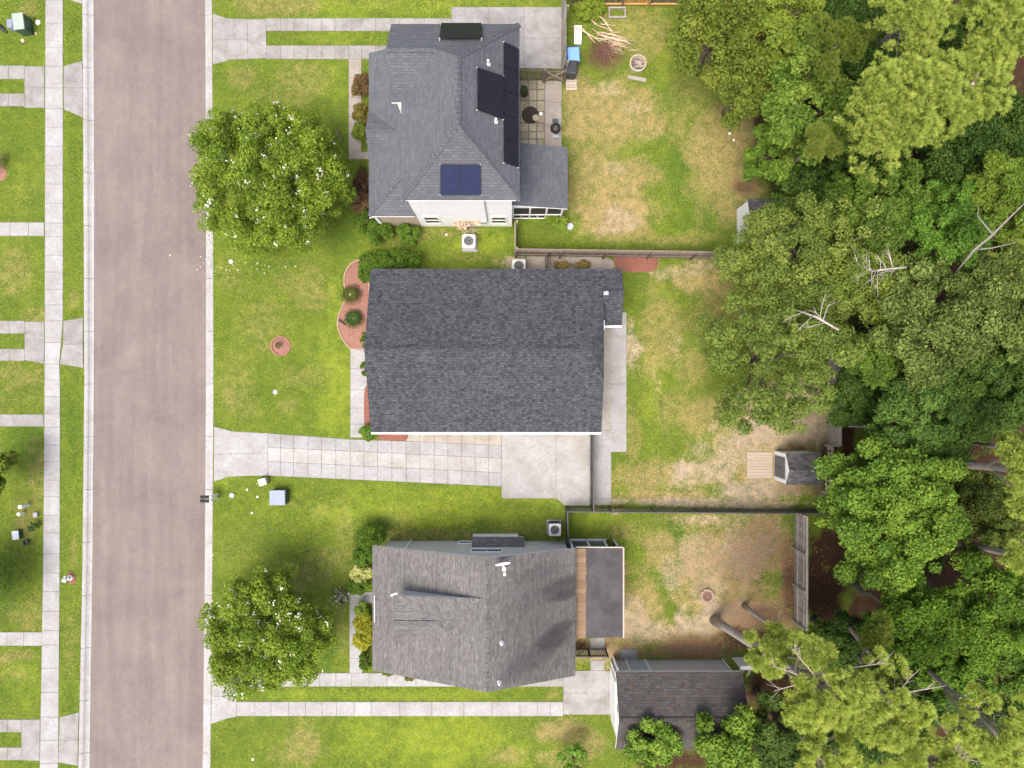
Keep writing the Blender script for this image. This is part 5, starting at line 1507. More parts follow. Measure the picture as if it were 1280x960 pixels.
def crown_clumps(C, R, Rz, n, lob=0.25, rel=0.24, low=-0.3, seed=0, inner=0.25, rv=(.5, 1.4)):
    r2 = np.random.default_rng(seed)
    ph = r2.uniform(0, 6.28, 4)
    d = unit(r2.normal(size=(n, 3))); d[:, 2] = np.where(d[:, 2] < low, -d[:, 2] * .6, d[:, 2]); d = unit(d)
    az = np.arctan2(d[:, 1], d[:, 0])
    lobe = 1 + lob * (0.5 * np.sin(3 * az + ph[0]) + 0.5 * np.sin(5 * az + ph[1]) * .8 + .4 * np.sin(9 * az + ph[2]))
    m = np.where(r2.random(n) < inner, r2.uniform(.3, .7, n), r2.uniform(.72, .95, n)) * np.minimum(lobe, 1.15)
    ctr = np.array(C) + d * m[:, None] * np.array([R, R, Rz])
    return ctr, R * rel * r2.uniform(rv[0], rv[1], n)

def trunk_mesh(base, top, r, forks, parent, bark, name='trunk', bend=0.15, lr=.42):
    mb = MB()
    base = Vector(base); top = Vector(top)
    n = 6; pts = []
    for i in range(n + 1):
        t = i / n
        p = base.lerp(top, t); p += Vector((random.uniform(-bend, bend), random.uniform(-bend, bend), 0)) * (0 if i in (0, n) else 1)
        pts.append(p)
    rad = [r * (1.25 if i == 0 else 1) * (1 - 0.45 * i / n) for i in range(n + 1)]
    mb.tube(pts, rad, 9)
    o = mb.build(name, bark, parent, smooth=True)
    if forks:
        lb = MB()
        for f in forks:
            f = Vector(f); t = random.uniform(.55, 1.0)
            s_ = base.lerp(top, t)
            mid = s_.lerp(f, .5) + Vector((random.uniform(-.2, .2), random.uniform(-.2, .2), random.uniform(-.1, .25)))
            q = s_.lerp(f, .25) + Vector((0, 0, .08))
            lb.tube([s_, q, mid, f], [r * lr, r * lr * .8, r * lr * .55, r * .06], 6)
        lb.build('limb', bark, o, smooth=True)
    return o

ALLTREES = []
def broadleaf(label, cpx, cpy, zc, Rpx, c1, c2, rzf=0.75, n=70, per=170, leaf=0.2, seed=1, name='broadleaf_tree', group=None, lob=.25, rel=.24, asp=(1, 1), base=None, r_trunk=.18, bark=None, flat=.8, inner=.25, hue=.5, low=-.3, up=.35, shape=.55, multi=0, rv=(.5, 1.4)):
    c = W(cpx, cpy, zc); R = Rpx * (H - zc) / F
    bs = Vector((base[0], base[1], 0)) if base else Vector((c.x, c.y, 0))
    th = thing(name, label, 'tree', bs, group)
    C, Rr = crown_clumps(c, R, R * rzf, n, lob, rel * .84, low, seed, inner, rv)
    C[:, 2] += np.random.default_rng(seed + 5).normal(0, R * .10, len(C))
    C[:, 0] = c.x + (C[:, 0] - c.x) * asp[0]; C[:, 1] = c.y + (C[:, 1] - c.y) * asp[1]
    C[:, 2] = np.maximum(C[:, 2], 0.7)
    v, cc = clump_leaves(C, Rr, per, leaf, c1, c2, up, flat, hue, shape)
    np_mesh('crown', v, 4, cc, M['leaf'], th)
    forks = [C[i] for i in np.random.default_rng(seed + 1).choice(len(C), min(14, len(C)), False)]
    tops = Vector((c.x, c.y, max(1.0, zc - R * rzf * .2)))
    if multi:
        for k in range(multi):
            a = k * 6.283 / multi
            trunk_mesh(bs + Vector((.12 * math.cos(a), .12 * math.sin(a), 0)), tops + Vector((.9 * math.cos(a), .9 * math.sin(a), 0)), r_trunk * .6, forks[k::multi], th, bark or M['bark'], bend=.08)
    else:
        trunk_mesh(bs, tops, r_trunk, forks, th, bark or M['bark'])
    ALLTREES.append(th)
    return th, C, Rr

def blossoms(th, C, R, n, col1=(.80, .80, .66), size=.085, top=True):
    rr = np.random.default_rng(99)
    k = rr.choice(len(C), n)
    d = unit(rr.normal(size=(n, 3))); d[:, 2] = np.abs(d[:, 2]) + .1; d = unit(d)
    P = C[k] + d * (R[k] * 1.08)[:, None]
    m = 7
    PP = np.repeat(P, m, 0) + rr.normal(size=(n * m, 3)) * .07 * np.array([1, 1, .7])
    Nn = unit(np.repeat(d, m, 0) + rr.normal(size=(n * m, 3)) * .5 + np.array([0, 0, .5]))
    L = rr.uniform(.6, 1.4, n * m) * size
    v = leaves_np(PP, Nn, L, L * .9)
    c = np.array(col1) * rr.uniform(.7, 1.1, (n * m, 1))
    np_mesh('blossom', v, 4, c, M['petal'], th)

GB1, GB2 = (.040, .088, .010), (.19, .262, .028)
th, C, R = broadleaf('large round flowering tree beside the kerb in front of the blue-grey roofed house', 340, 227, 3.3, 97, GB1, GB2, rzf=.72, n=380, per=165, leaf=.15, seed=3, name='flowering_tree', lob=.05, rel=.125, group='flowering street trees', multi=4, hue=.35, inner=.2, shape=.42)
blossoms(th, C, R, 150)
th, C, R = broadleaf('smaller uneven flowering tree beside the kerb in front of the weathered grey house', 336, 788, 2.9, 80, GB1, GB2, rzf=.72, n=270, per=160, leaf=.15, seed=8, name='flowering_tree', lob=.22, rel=.14, group='flowering street trees', multi=4, hue=.35, shape=.42, asp=(1.02, .92))
blossoms(th, C, R, 120)
broadleaf('leafy tree reaching in from the left edge across the road', -9, 592, 2.4, 30, (.055, .095, .012), (.17, .22, .03), n=40, per=150, leaf=.22, seed=12, name='street_tree', rel=.28, base=(-31.5, -5.3), r_trunk=.12)
broadleaf('dark leafy tree beyond the lower left corner lawn', -40, 742, 2.6, 42, (.04, .075, .012), (.10, .15, .02), n=40, per=150, leaf=.22, seed=13, name='street_tree', rel=.28, base=(-32.5, -11.4), r_trunk=.12)

WG = 'broadleaf trees along the back of the yards'
# feathery light trees
FE1, FE2 = (.042, .078, .014), (.165, .215, .042)
th, C, R = broadleaf('pale feathery tree over the half hidden white shed', 1008, 320, 5.2, 91, FE1, FE2, n=210, per=150, leaf=.135, seed=21, lob=.28, rel=.14, group=WG, inner=.3, shape=.5, asp=(1.12, .88))
TA = th
th, C, R = broadleaf('pale feathery tree spreading over dry lawn by the woods with a bare grey limb', 962, 452, 5.0, 92, FE1, (.15, .205, .04), n=210, per=150, leaf=.135, seed=25, lob=.3, rel=.14, group=WG, inner=.3, shape=.5, asp=(1.0, 1.02))
TB = th
broadleaf('pale feathery tree on the woodland edge beside the bare white branch', 1075, 345, 5.6, 55, (.07, .115, .018), (.17, .22, .035), n=60, per=200, leaf=.14, seed=27, rel=.25, group=WG)
# dead limbs held in these crowns
def dead_limb(parent, px, py, z, ang, L, spread, seed, r=.055):
    rd = random.Random(seed); c = W(px, py, z); mb = MB()
    d = Vector((math.cos(ang), math.sin(ang), .08))
    mb.tube([c - d * L * .5 + Vector((0, 0, -.6)), c - d * L * .1, c + d * L * .2, c + d * L * .5], [r * .5, r, r * .95, r * .8], 7)
    for k in range(spread):
        s_ = c + d * L * rd.uniform(-.45, .3); a = ang + math.pi + rd.uniform(-1.5, 1.5); l = rd.uniform(.5, 1.5)
        e = Vector((math.cos(a), math.sin(a), rd.uniform(-.1, .3)))
        m_ = s_ + e * l * .5 + Vector((rd.uniform(-.1, .1), rd.uniform(-.1, .1), .05)); en = s_ + e * l + Vector((rd.uniform(-.2, .2), rd.uniform(-.2, .2), .1))
        mb.tube([s_, m_, en], [r * .45, r * .3, r * .1], 5)
        for q in range(2):
            a2 = a + rd.uniform(-.9, .9); e2 = Vector((math.cos(a2), math.sin(a2), .1)); mb.tube([m_, m_ + e2 * rd.uniform(.25, .6)], [r * .2, r * .06], 4)
    mb.build('dead_limb', M['dead_wood'], parent, smooth=True)
dead_limb(TA, 1105, 337, 8.2, .1, 1.9, 16, 4, .05)
dead_limb(TB, 1025, 399, 8.2, -.55, 1.9, 6, 6)
# upper yard edge trees
broadleaf('olive green bushy tree at the top corner of the dry lawn', 895, 45, 4.2, 58, (.048, .076, .010), (.145, .185, .028), n=70, per=170, leaf=.17, seed=31, group=WG, rel=.24)
broadleaf('olive green bushy tree leaning over the dry lawn below its neighbour', 935, 105, 3.8, 50, (.043, .070, .010), (.135, .175, .026), n=60, per=160, leaf=.17, seed=32, group=WG, rel=.25)
broadleaf('bright green broadleaf tree between dry lawn and the big pale pine', 1008, 135, 5.5, 66, (.038, .085, .010), (.15, .22, .035), n=80, per=180, leaf=.2, seed=33, group=WG, asp=(.85, 1.3))
broadleaf('bright green small tree at the top between bushy tree and pines', 985, 25, 5, 50, (.065, .11, .014), (.17, .22, .03), n=55, per=160, leaf=.19, seed=34, group=WG)
broadleaf('green understorey tree at the edge of dry lawn above the white shed', 966, 196, 3.6, 38, (.04, .085, .01), (.11, .18, .022), n=45, per=150, leaf=.2, seed=35, group=WG)
# woods
DK1, DK2 = (.030, .066, .010), (.095, .160, .022)
woods = [
 ('dark green broadleaf tree below the big pale pine', 1090, 258, 6.0, 58, DK1, DK2, 51),
 ('deep green broadleaf tree left of the long bare diagonal branch', 1165, 285, 6.2, 56, (.03, .075, .01), (.09, .18, .022), 52),
 ('mid green broadleaf tree at the right edge beside the long bare branch', 1255, 250, 6.5, 52, (.035, .075, .01), (.13, .2, .025), 53),
 ('dark glossy tree with yellow-tipped leaves in the middle of the right woods', 1165, 400, 6.6, 80, (.028, .058, .010), (.150, .205, .050), 54),
 ('dark glossy tree with yellow-tipped leaves at the right edge', 1248, 385, 6.8, 66, (.028, .058, .010), (.135, .19, .042), 55),
 ('shadowy green tree between feathery tree and dark glossy tree', 1100, 445, 5.0, 46, DK1, (.10, .17, .022), 56),
 ('shaded green tree above the big bright round tree', 1150, 515, 5.4, 58, (.028, .064, .012), (.09, .165, .03), 57),
 ('dark green tree at the right edge above the grey pine trunk', 1225, 500, 5.6, 56, (.028, .062, .012), (.085, .15, .026), 58),
 ('dull olive tree between the two bare pine trunks', 1225, 640, 5.0, 52, (.035, .06, .012), (.09, .125, .022), 60),
 ('rich green tree below the big bright round tree', 1135, 770, 6.0, 56, (.03, .08, .01), (.11, .20, .02), 61),
 ('rich green tree at the right edge below the second bare trunk', 1225, 760, 6.2, 64, (.03, .08, .01), (.12, .21, .022), 62),
 ('dark green tree above the lower pines near a black gap', 1195, 830, 5.2, 46, (.03, .08, .01), (.115, .21, .022), 63),
 ('shaded green tree at the lower right edge among pines', 1262, 815, 5.4, 46, (.028, .066, .01), (.09, .16, .02), 64),
 ('dark tree at the bottom between small garage trees and pines', 985, 915, 4.6, 50, (.025, .052, .010), (.07, .12, .022), 65),
]
for (lb, px, py, z, r, a, b, sd) in woods:
    broadleaf(lb, px, py, z, r, tuple(x * .7 for x in a), tuple(x * 1.0 for x in b), n=120, per=190, leaf=.15, rv=(.4, 1.5), seed=sd, group=WG, lob=.3, rel=.2)
broadleaf('big bright green round tree behind the small garden shed', 1108, 640, 6.0, 84, (.035, .088, .012), (.14, .225, .028), n=260, per=170, leaf=.16, seed=171, group=WG, lob=.18, rel=.16, inner=.35, asp=(.98, 1.22))
broadleaf('small bright tree leaning over the front of the mossy garage roof', 812, 930, 3.6, 35, (.05, .11, .014), (.16, .25, .035), n=46, per=140, leaf=.19, seed=71, group=WG, lob=.45, rel=.26, base=(7.6, -20.1), r_trunk=.12)
broadleaf('bright small tree hanging over the right end of mossy garage roof', 912, 920, 3.9, 45, (.045, .10, .012), (.15, .23, .03), n=55, per=140, leaf=.19, seed=72, group=WG, lob=.4, rel=.26, base=(11.6, -20.4), r_trunk=.12)
broadleaf('little bright sapling at the bottom beside the garage lawn', 717, 951, 1.2, 22, (.05, .12, .015), (.15, .26, .035), n=22, per=90, leaf=.15, seed=73, name='sapling', r_trunk=.05)

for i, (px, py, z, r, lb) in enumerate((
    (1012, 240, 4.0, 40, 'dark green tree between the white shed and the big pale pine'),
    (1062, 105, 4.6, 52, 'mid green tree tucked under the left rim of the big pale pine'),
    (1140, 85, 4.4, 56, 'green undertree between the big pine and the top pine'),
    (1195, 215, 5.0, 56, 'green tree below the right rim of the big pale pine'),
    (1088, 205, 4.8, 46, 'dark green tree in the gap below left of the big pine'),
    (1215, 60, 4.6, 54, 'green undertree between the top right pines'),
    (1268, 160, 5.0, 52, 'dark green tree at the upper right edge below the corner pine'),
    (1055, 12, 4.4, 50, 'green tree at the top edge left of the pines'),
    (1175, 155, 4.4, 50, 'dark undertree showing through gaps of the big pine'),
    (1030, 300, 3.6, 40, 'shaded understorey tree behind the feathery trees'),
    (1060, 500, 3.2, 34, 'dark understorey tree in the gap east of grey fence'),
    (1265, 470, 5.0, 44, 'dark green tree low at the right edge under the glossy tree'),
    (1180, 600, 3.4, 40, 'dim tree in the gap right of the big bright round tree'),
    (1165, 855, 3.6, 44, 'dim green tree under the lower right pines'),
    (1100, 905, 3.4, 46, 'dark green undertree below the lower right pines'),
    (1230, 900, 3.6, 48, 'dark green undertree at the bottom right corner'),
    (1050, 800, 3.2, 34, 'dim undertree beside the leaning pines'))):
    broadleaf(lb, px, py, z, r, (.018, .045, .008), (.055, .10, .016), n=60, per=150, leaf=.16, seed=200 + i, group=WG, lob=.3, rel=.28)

# ---- pines
def pine(label, base_px, cpx, cpy, zc, Rpx, n, seed, c1=(.125, .155, .022), c2=(.255, .265, .042), flat=.55, rt=.15, group='pines in the woods', extra_limbs=0, elong=(1, 1), ang=0.0, puff=.25, brf=.33):
    r2 = np.random.default_rng(seed)
    c = W(cpx, cpy, zc); R = Rpx * (H - zc) / F
    bs = W(*base_px) if base_px else W(640 + (cpx - 640) * .9, 480 + (cpy - 480) * .9)
    th = thing('pine_tree', label, 'tree', bs, group)
    # boughs: groups of puffs
    nb = max(4, int(n / (8 if brf > .3 else 3.2)))
    d = unit(r2.normal(size=(nb, 3))); d[:, 2] = np.abs(d[:, 2]) * .9 - .2
    mm = r2.uniform(.25, 1.0, nb) ** .6
    B = d * mm[:, None] * np.array([R * .78 * elong[0], R * .78 * elong[1], R * flat])
    ca, sa = math.cos(ang), math.sin(ang)
    B = np.stack([B[:, 0] * ca - B[:, 1] * sa, B[:, 0] * sa + B[:, 1] * ca, B[:, 2] * 1.25], 1)
    B = B + np.array(c)
    NP = 36 if brf > .3 else 15
    k = np.repeat(np.arange(nb), NP)
    br = np.clip(R * brf, .28, 1.0) * r2.uniform(.65, 1.2, nb)
    off = unit(r2.normal(size=(len(k), 3))); off[:, 2] = np.where(off[:, 2] < -.25, -off[:, 2], off[:, 2])
    off = off * (br[k] * r2.uniform(.62, 1.05, len(k)))[:, None] * np.array([1, 1, .62])
    Pf = B[k] + off
    m = 72
    n_p = len(Pf)
    dirs = unit(r2.normal(size=(n_p * m, 3))); dirs[:, 2] = np.where(dirs[:, 2] < -.1, -dirs[:, 2], dirs[:, 2]); dirs = unit(dirs + np.repeat(unit(off), m, 0) * .5 + np.array([0, 0, .15]))
    rad = np.repeat(puff * r2.uniform(.7, 1.25, n_p), m) * r2.uniform(.75, 1.1, n_p * m)
    S = np.repeat(Pf, m, 0) + dirs * (rad * .22)[:, None]
    E_ = np.repeat(Pf, m, 0) + dirs * rad[:, None]
    sd = unit(np.cross(dirs, r2.normal(size=dirs.shape)))
    w = .019
    v = np.empty((n_p * m, 3, 3)); v[:, 0] = S - sd * w; v[:, 1] = S + sd * w; v[:, 2] = E_
    t = np.clip(.55 * np.repeat(r2.random(n_p), m) + .45 * r2.random(n_p * m), 0, 1)[:, None]
    cc = (np.array(c1) * (1 - t) + np.array(c2) * t) * r2.uniform(.8, 1.2, (n_p * m, 1))
    np_mesh('crown', v.reshape(-1, 3), 3, cc, M['needle'], th)
    forks = [B[i] + np.array([0, 0, -.1]) for i in range(nb)]
    tr = trunk_mesh(bs, Vector((c.x, c.y, zc + R * flat * .4)), rt, forks, th, M['bark_pine'], bend=.02, lr=.22)
    if extra_limbs:
        lb = MB(); rd = random.Random(seed)
        for q in range(extra_limbs):
            a = rd.uniform(0, 6.28); s_ = Vector((c.x, c.y, zc - .5)); l = R * rd.uniform(.6, 1.05)
            e = Vector((math.cos(a), math.sin(a), .25)); mid = s_ + e * l * .5 + Vector((rd.uniform(-.3, .3), rd.uniform(-.3, .3), .2))
            en = s_ + e * l + Vector((0, 0, .3)); lb.tube([s_, mid, en], [.05, .035, .01], 6)
            for w_ in range(4):
                a2 = a + rd.uniform(-1, 1); e2 = Vector((math.cos(a2), math.sin(a2), .2)); q0 = mid.lerp(en, rd.random()); lb.tube([q0, q0 + e2 * rd.uniform(.3, .8)], [.016, .005], 4)
        lb.build('bare_branch', M['bark_pine'], th, smooth=True)
    return th
# upper right stand
PA, PB = (.22, .29, .055), (.54, .61, .145)
pine('big pale pine with the widest crown in the upper right woods', None, 1118, 138, 10.5, 86, 210, 101, PA, PB)
pine('pale pine crown behind the big pine toward the right edge', None, 1205, 112, 10.8, 76, 170, 102, PA, PB)
pine('pale pine touching the top of the picture above the big pine', None, 1130, 28, 10.4, 74, 150, 103, PA, PB)
pine('pale pine in the top right corner', None, 1243, 35, 11, 70, 140, 104, PA, PB)
pine('low pale pine tuft left below the big pine', None, 1015, 185, 8.0, 36, 40, 105, (.17, .23, .04), (.34, .39, .08))
pine('darker green pine between the top pines and the bright broadleaf tree', None, 1050, 60, 8.4, 48, 60, 106, (.12, .18, .03), (.26, .32, .06))
# right edge leaning pines with bare trunks
pine('slim pine at the right edge with a bare grey trunk lying across the woods', (1140, 573), 1290, 590, 12.0, 60, 80, 111, PA, PB, rt=.22)
pine('slim pine at the right edge with the lower bare brown trunk', (1170, 672), 1300, 700, 11.5, 55, 70, 112, PA, PB, rt=.2)
pine('small pale pine crown at the right edge below the upper trunk', None, 1268, 560, 10.5, 40, 46, 113, PA, PB)
# lower right stand
PC, PD = (.26, .335, .065), (.60, .66, .165)
pine('leaning pine with the thick pale trunk rising over the bare back yard', (893, 775), 1035, 862, 12.5, 84, 110, 121, PC, PD, brf=.17, rt=.24, flat=.5, extra_limbs=4, elong=(1.15, .8), ang=-.4)
pine('thin leaning pine next to the thick pale trunk near the grey fence', (930, 757), 1000, 808, 7.5, 46, 44, 122, (.12, .18, .035), (.27, .32, .065), rt=.13)
pine('pale pine over the end of the garage roof', (948, 806), 960, 815, 8.5, 50, 60, 123, PC, PD, brf=.17, extra_limbs=3)
pine('pale yellow-green pine in the middle of the lower right stand', (1062, 800), 1105, 880, 12, 74, 105, 124, PC, PD, brf=.17, extra_limbs=4)
pine('pale yellow-green pine near the bottom right corner', (1120, 800), 1235, 910, 12.3, 70, 95, 125, PC, PD, brf=.17, extra_limbs=4)
pine('pale pine at the bottom edge beside the dark tree', (985, 900), 1025, 945, 11, 56, 70, 126, PC, PD, brf=.17, extra_limbs=3)
pine('pale pine at the bottom edge in the lower right stand', (1085, 870), 1160, 955, 12, 56, 70, 127, PC, PD, brf=.17, extra_limbs=3)
pine('soft green pine crown just above the lower right stand', (1052, 770), 1080, 812, 9, 46, 55, 128, (.16, .22, .04), (.34, .39, .08))

# bare leaning branch in the right woods
BT = thing('bare_tree', 'bare grey diagonal branch reaching across the right woods', 'tree', W(1195, 350))
mb = MB()
pts = [W(1196, 350, 0), W(1192, 343, 6.5), W(1218, 312, 8.2), W(1238, 296, 8.8), W(1262, 272, 9.4), W(1290, 245, 9.8)]
mb.tube(pts, [.08, .07, .06, .05, .038, .02], 7)
mb.tube([W(1220, 312, 8.2), W(1240, 310, 8.6), W(1270, 303, 8.8)], [.05, .03, .015], 6)
mb.tube([W(1240, 292, 8.9), W(1222, 270, 9), W(1224, 255, 9.1)], [.04, .02, .01], 5)
mb.build('trunk', M['bark_grey'], BT, smooth=True)

# ---- shrubs
def shrub(label, px, py, z, rpx, c1, c2, n=26, per=110, leaf=.1, asp=(1, 1), rzf=.9, name='shrub', cat='shrub', group=None, seed=1, rel=.32, lob=.08, hue=.35, shape=.6):
    c = W(px, py, z); R = rpx * (H - z) / F
    C, Rr = crown_clumps(c, R, R * rzf, n, lob, rel, -.2, seed, .15)
    C[:, 0] = c.x + (C[:, 0] - c.x) * asp[0]; C[:, 1] = c.y + (C[:, 1] - c.y) * asp[1]
    C[:, 2] = np.maximum(C[:, 2], .12)
    v, cc = clump_leaves(C, Rr, per, leaf, c1, c2, .4, .85, hue, shape)
    th = thing(name, label, cat, (c.x, c.y, 0), group)
    np_mesh('foliage', v, 4, cc, M['leaf'], th)
    mb = MB()
    for k in range(4):
        a = k * 1.57 + .4; mb.tube([(c.x + .04 * math.cos(a), c.y + .04 * math.sin(a), 0), (c.x + R * .35 * math.cos(a), c.y + R * .35 * math.sin(a), max(.25, z))], [.03, .012], 5)
    mb.build('stem', M['bark'], th)
    return th, C, Rr
BX = ((.028, .066, .008), (.080, .140, .014))
RD = ((.060, .038, .020), (.135, .100, .035))
shrub('clipped brown-green round shrub at the upper end of the front walk', 453, 109, .7, 13, *RD, seed=2)
shrub('olive and rust shrub in the middle of the front walk planting', 452, 143, .7, 11, (.07, .075, .015), (.16, .13, .03), seed=3, asp=(1, 1.2))
shrub('green shrub below the rust shrub by the front walk', 453, 163, .6, 11, (.05, .09, .012), (.14, .18, .025), seed=4, asp=(1, 1.25))
shrub('dark maroon shrub beside the blue-grey porch roof', 456, 232, .8, 13, (.045, .026, .018), (.10, .055, .035), seed=5, asp=(.9, 1.3))
shrub('brown twiggy shrub below the maroon shrub at the porch corner', 452, 256, .6, 11, (.07, .05, .025), (.14, .10, .05), seed=6)
shrub('dark green shrub at the beige porch wall corner', 459, 278, .6, 14, *BX, seed=7)
shrub('green shrub standing out from the beige porch wall corner', 474, 291, .6, 15, (.035, .08, .01), (.10, .17, .02), seed=8)
shrub('round green shrub alone under the white wall corner', 510, 293, .6, 13, (.035, .085, .01), (.10, .175, .02), seed=9)
shrub('long clipped dark green hedge along the charcoal roof edge', 490, 327, .9, 16, *BX, n=90, per=110, asp=(2.55, .75), rel=.36, name='hedge', cat='hedge', seed=10)
shrub('dark green end of hedge turning down beside the mulch bed', 459, 341, .7, 11, *BX, asp=(.9, 1.2), name='hedge', cat='hedge', seed=11)
shrub('small green shrub between driveway and the charcoal house front corner', 461, 541, .5, 9, (.04, .10, .01), (.11, .19, .02), seed=14, asp=(1.1, 1))
shrub('tiny green plant at the walk beside charcoal house front', 456, 461, .4, 6, *BX, seed=15, n=12, asp=(.7, 1.6))
shrub('tiny dark plant at the lower end of the mulch bed', 456, 424, .4, 6, *BX, seed=16, n=12, asp=(.7, 1.8))
shrub('round clipped dark green shrub at the corner of the grey house', 464, 672, .8, 17, *BX, n=40, seed=17)
shrub('smaller dark green shrub below the round clipped shrub', 454, 698, .6, 12, (.035, .08, .01), (.09, .16, .018), seed=18)
shrub('lime variegated shrub beside the grey house front', 451, 718, .5, 13, (.20, .25, .07), (.42, .44, .17), seed=19, asp=(1.1, .75), lob=.3)
shrub('low green shrub above the end of the front walk', 449, 732, .5, 13, (.035, .08, .01), (.10, .17, .02), seed=20, asp=(1.1, .6))
th, C, R = shrub('small white flowering plant at the edge of shaded lawn', 429, 745, .3, 8, (.05, .075, .02), (.13, .15, .06), seed=21, n=14, name='flowering_plant', cat='plant')
blossoms(th, C, R, 30, (.8, .8, .78), .06)
shrub('long yellow-green clipped hedge beside the grey house front', 454, 789, .6, 11, (.13, .15, .012), (.27, .28, .03), n=60, asp=(.95, 2.1), name='hedge', cat='hedge', seed=22, rel=.4)
shrub('small light green plant at the top of the yellow-green hedge', 452, 760, .6, 9, (.07, .13, .012), (.18, .25, .03), seed=23, n=16)
shrub('small dark green shrub below the yellow-green hedge', 457, 826, .5, 9, *BX, seed=24, n=16, asp=(.8, 1.4))
shrub('little green weed clump at the lower roof edge of grey house', 486, 841, .2, 6, (.06, .09, .015), (.14, .17, .03), seed=25, n=10, asp=(1.2, .7))
shrub('little olive weed clump on the ribbon drive by grey roof', 511, 844, .25, 7, (.06, .08, .015), (.15, .16, .03), seed=26, n=12, asp=(1.2, .7))
shrub('tall weeds beside the screened porch corner', 695, 276, .4, 12, (.06, .12, .012), (.16, .23, .03), seed=27, n=24, lob=.4, asp=(1.3, .8))
shrub('weedy green clump by the top fence near the brush pile', 736, 14, .3, 14, (.07, .12, .012), (.18, .24, .03), seed=28, n=26, lob=.4, asp=(1.4, .8))
shrub('small dark plant on the bare lawn patch across the road', 41, 658, .3, 6, (.03, .07, .015), (.10, .15, .04), seed=29, n=10)
shrub('dried brown climber against the white house wall', 583, 280, 1.1, 9, (.28, .22, .17), (.50, .42, .34), seed=30, n=16, per=45, leaf=.13, asp=(2.0, .5), lob=.4, name='dead_climber', cat='plant')
shrub('leaf litter weeds along the charcoal roof edge on gravel', 715, 332, .15, 8, (.10, .09, .03), (.26, .20, .07), seed=34, n=20, asp=(3.4, .5), rel=.4)
t_, c = pot('dark pot with a shaggy plant on the mossy patio', 655, 119, .22, .3, M['dark_plastic'])
C, Rr = crown_clumps((c.x, c.y, .5), .3, .25, 14, .2, .35, -.2, 3); v, cc = clump_leaves(C, Rr, 60, .1, (.02, .035, .015), (.07, .09, .04)); np_mesh('foliage', v, 4, cc, M['leaf'], t_)
pot('small pale pot beside the dirt patch on the mossy patio', 669.5, 149, .17, .22, M['stone_cream'])
pot('tiny white pot on the mossy patio by the back walk', 676, 143.5, .1, .14, M['white'])
mb = MB(); c = W(663, 144); mb.lathe((c.x, c.y, 0.03), [(.5, 0), (.42, .05), (.2, .1), (.02, .12)], 18); tag(mb.build('soil_heap', M['soil'], loc=c), 'low dark soil heap on the mossy patio', 'soil')

# sago palms
def sago(label, px, py, rpx, c1, c2, seed, heart):
    c = W(px, py, .5); R = rpx * (H - .5) / F; r2 = np.random.default_rng(seed)
    th = thing('sago_palm', label, 'palm', (c.x, c.y, 0), 'sago palms in the mulch bed')
    V = []; Cc_ = []
    nf = 44
    for i in range(nf):
        a = 2.39996 * i; el = .15 + .75 * (i / nf); ln = R * (1.08 - .25 * i / nf) * r2.uniform(.88, 1.1)
        d = np.array([math.cos(a), math.sin(a), 0]); s_ = np.array([-d[1], d[0], 0])
        prev = None
        for q in range(16):
            t = (q + .5) / 16
            p = np.array([c.x, c.y, .45]) + d * ln * t + np.array([0, 0, 1]) * (el * ln * t - (.55 + el * .5) * ln * t * t)
            wl = .17 * math.sin(min(1, t * 1.25 + .12) * math.pi) + .03
            for sg in (-1, 1):
                tip = p + s_ * sg * wl + d * wl * .7 + np.array([0, 0, .03])
                V += [p - d * .014, p + d * .014, tip]; k = r2.uniform(0, 1); Cc_.append(np.array(c1) * (1 - k) + np.array(c2) * k)
            if prev is not None:
                V += [prev, p + s_ * .012, p - s_ * .012]; Cc_.append(np.array(c2))
            prev = p
    np_mesh('frond', np.array(V), 3, np.array(Cc_), M['leaf'], th)
    mb = MB(); mb.lathe((c.x, c.y, 0), [(.13, 0), (.15, .3), (.1, .46), (.02, .5)], 12); mb.build('trunk', M['bark'], th)
    mb = MB(); mb.lathe((c.x, c.y, .42), [(.07, 0), (.06, .06), (.01, .1)], 10); mb.build('crown_bud', heart, th)
sago('sago palm with pale heart and bronze fronds, upper in the mulch bed', 437.5, 368, 14, (.030, .055, .010), (.12, .12, .02), 1, M['stone_cream'])
sago('dense dark green sago palm, lower in the mulch bed', 441, 398, 13, (.018, .045, .010), (.06, .11, .018), 2, M['bark'])
mb = MB(); mb.tube([W(425, 401, .05), W(432, 406, .12)], .05, 8); mb.box(W(424.5, 400.5, .12), (.12, .12, .22)); simple('garden_spotlight', 'small dark garden spotlight at the edge of the mulch bed', 'lamp', mb, M['black_metal'], W(428, 403))
mb = MB(); mb.tube([W(420, 161, .05), W(428, 176, .05)], .045, 6); simple('fallen_stick', 'short dark stick on the lawn beside the big flowering tree', 'stick', mb, M['bark'], W(424, 168))
# young tree in ring
c = W(350, 432); C, Rr = crown_clumps((c.x, c.y, .25), .16, .2, 8, .2, .4, -.2, 6); v, cc = clump_leaves(C, Rr, 22, .08, (.03, .05, .015), (.12, .10, .05))
th = thing('young_plant', 'tiny dark plant in the centre of the round brick ring', 'plant', c); np_mesh('foliage', v, 4, cc, M['leaf'], th)
mb = MB(); mb.tube([(c.x, c.y, 0), (c.x, c.y, .3)], .012, 5); mb.build('stem', M['bark'], th)
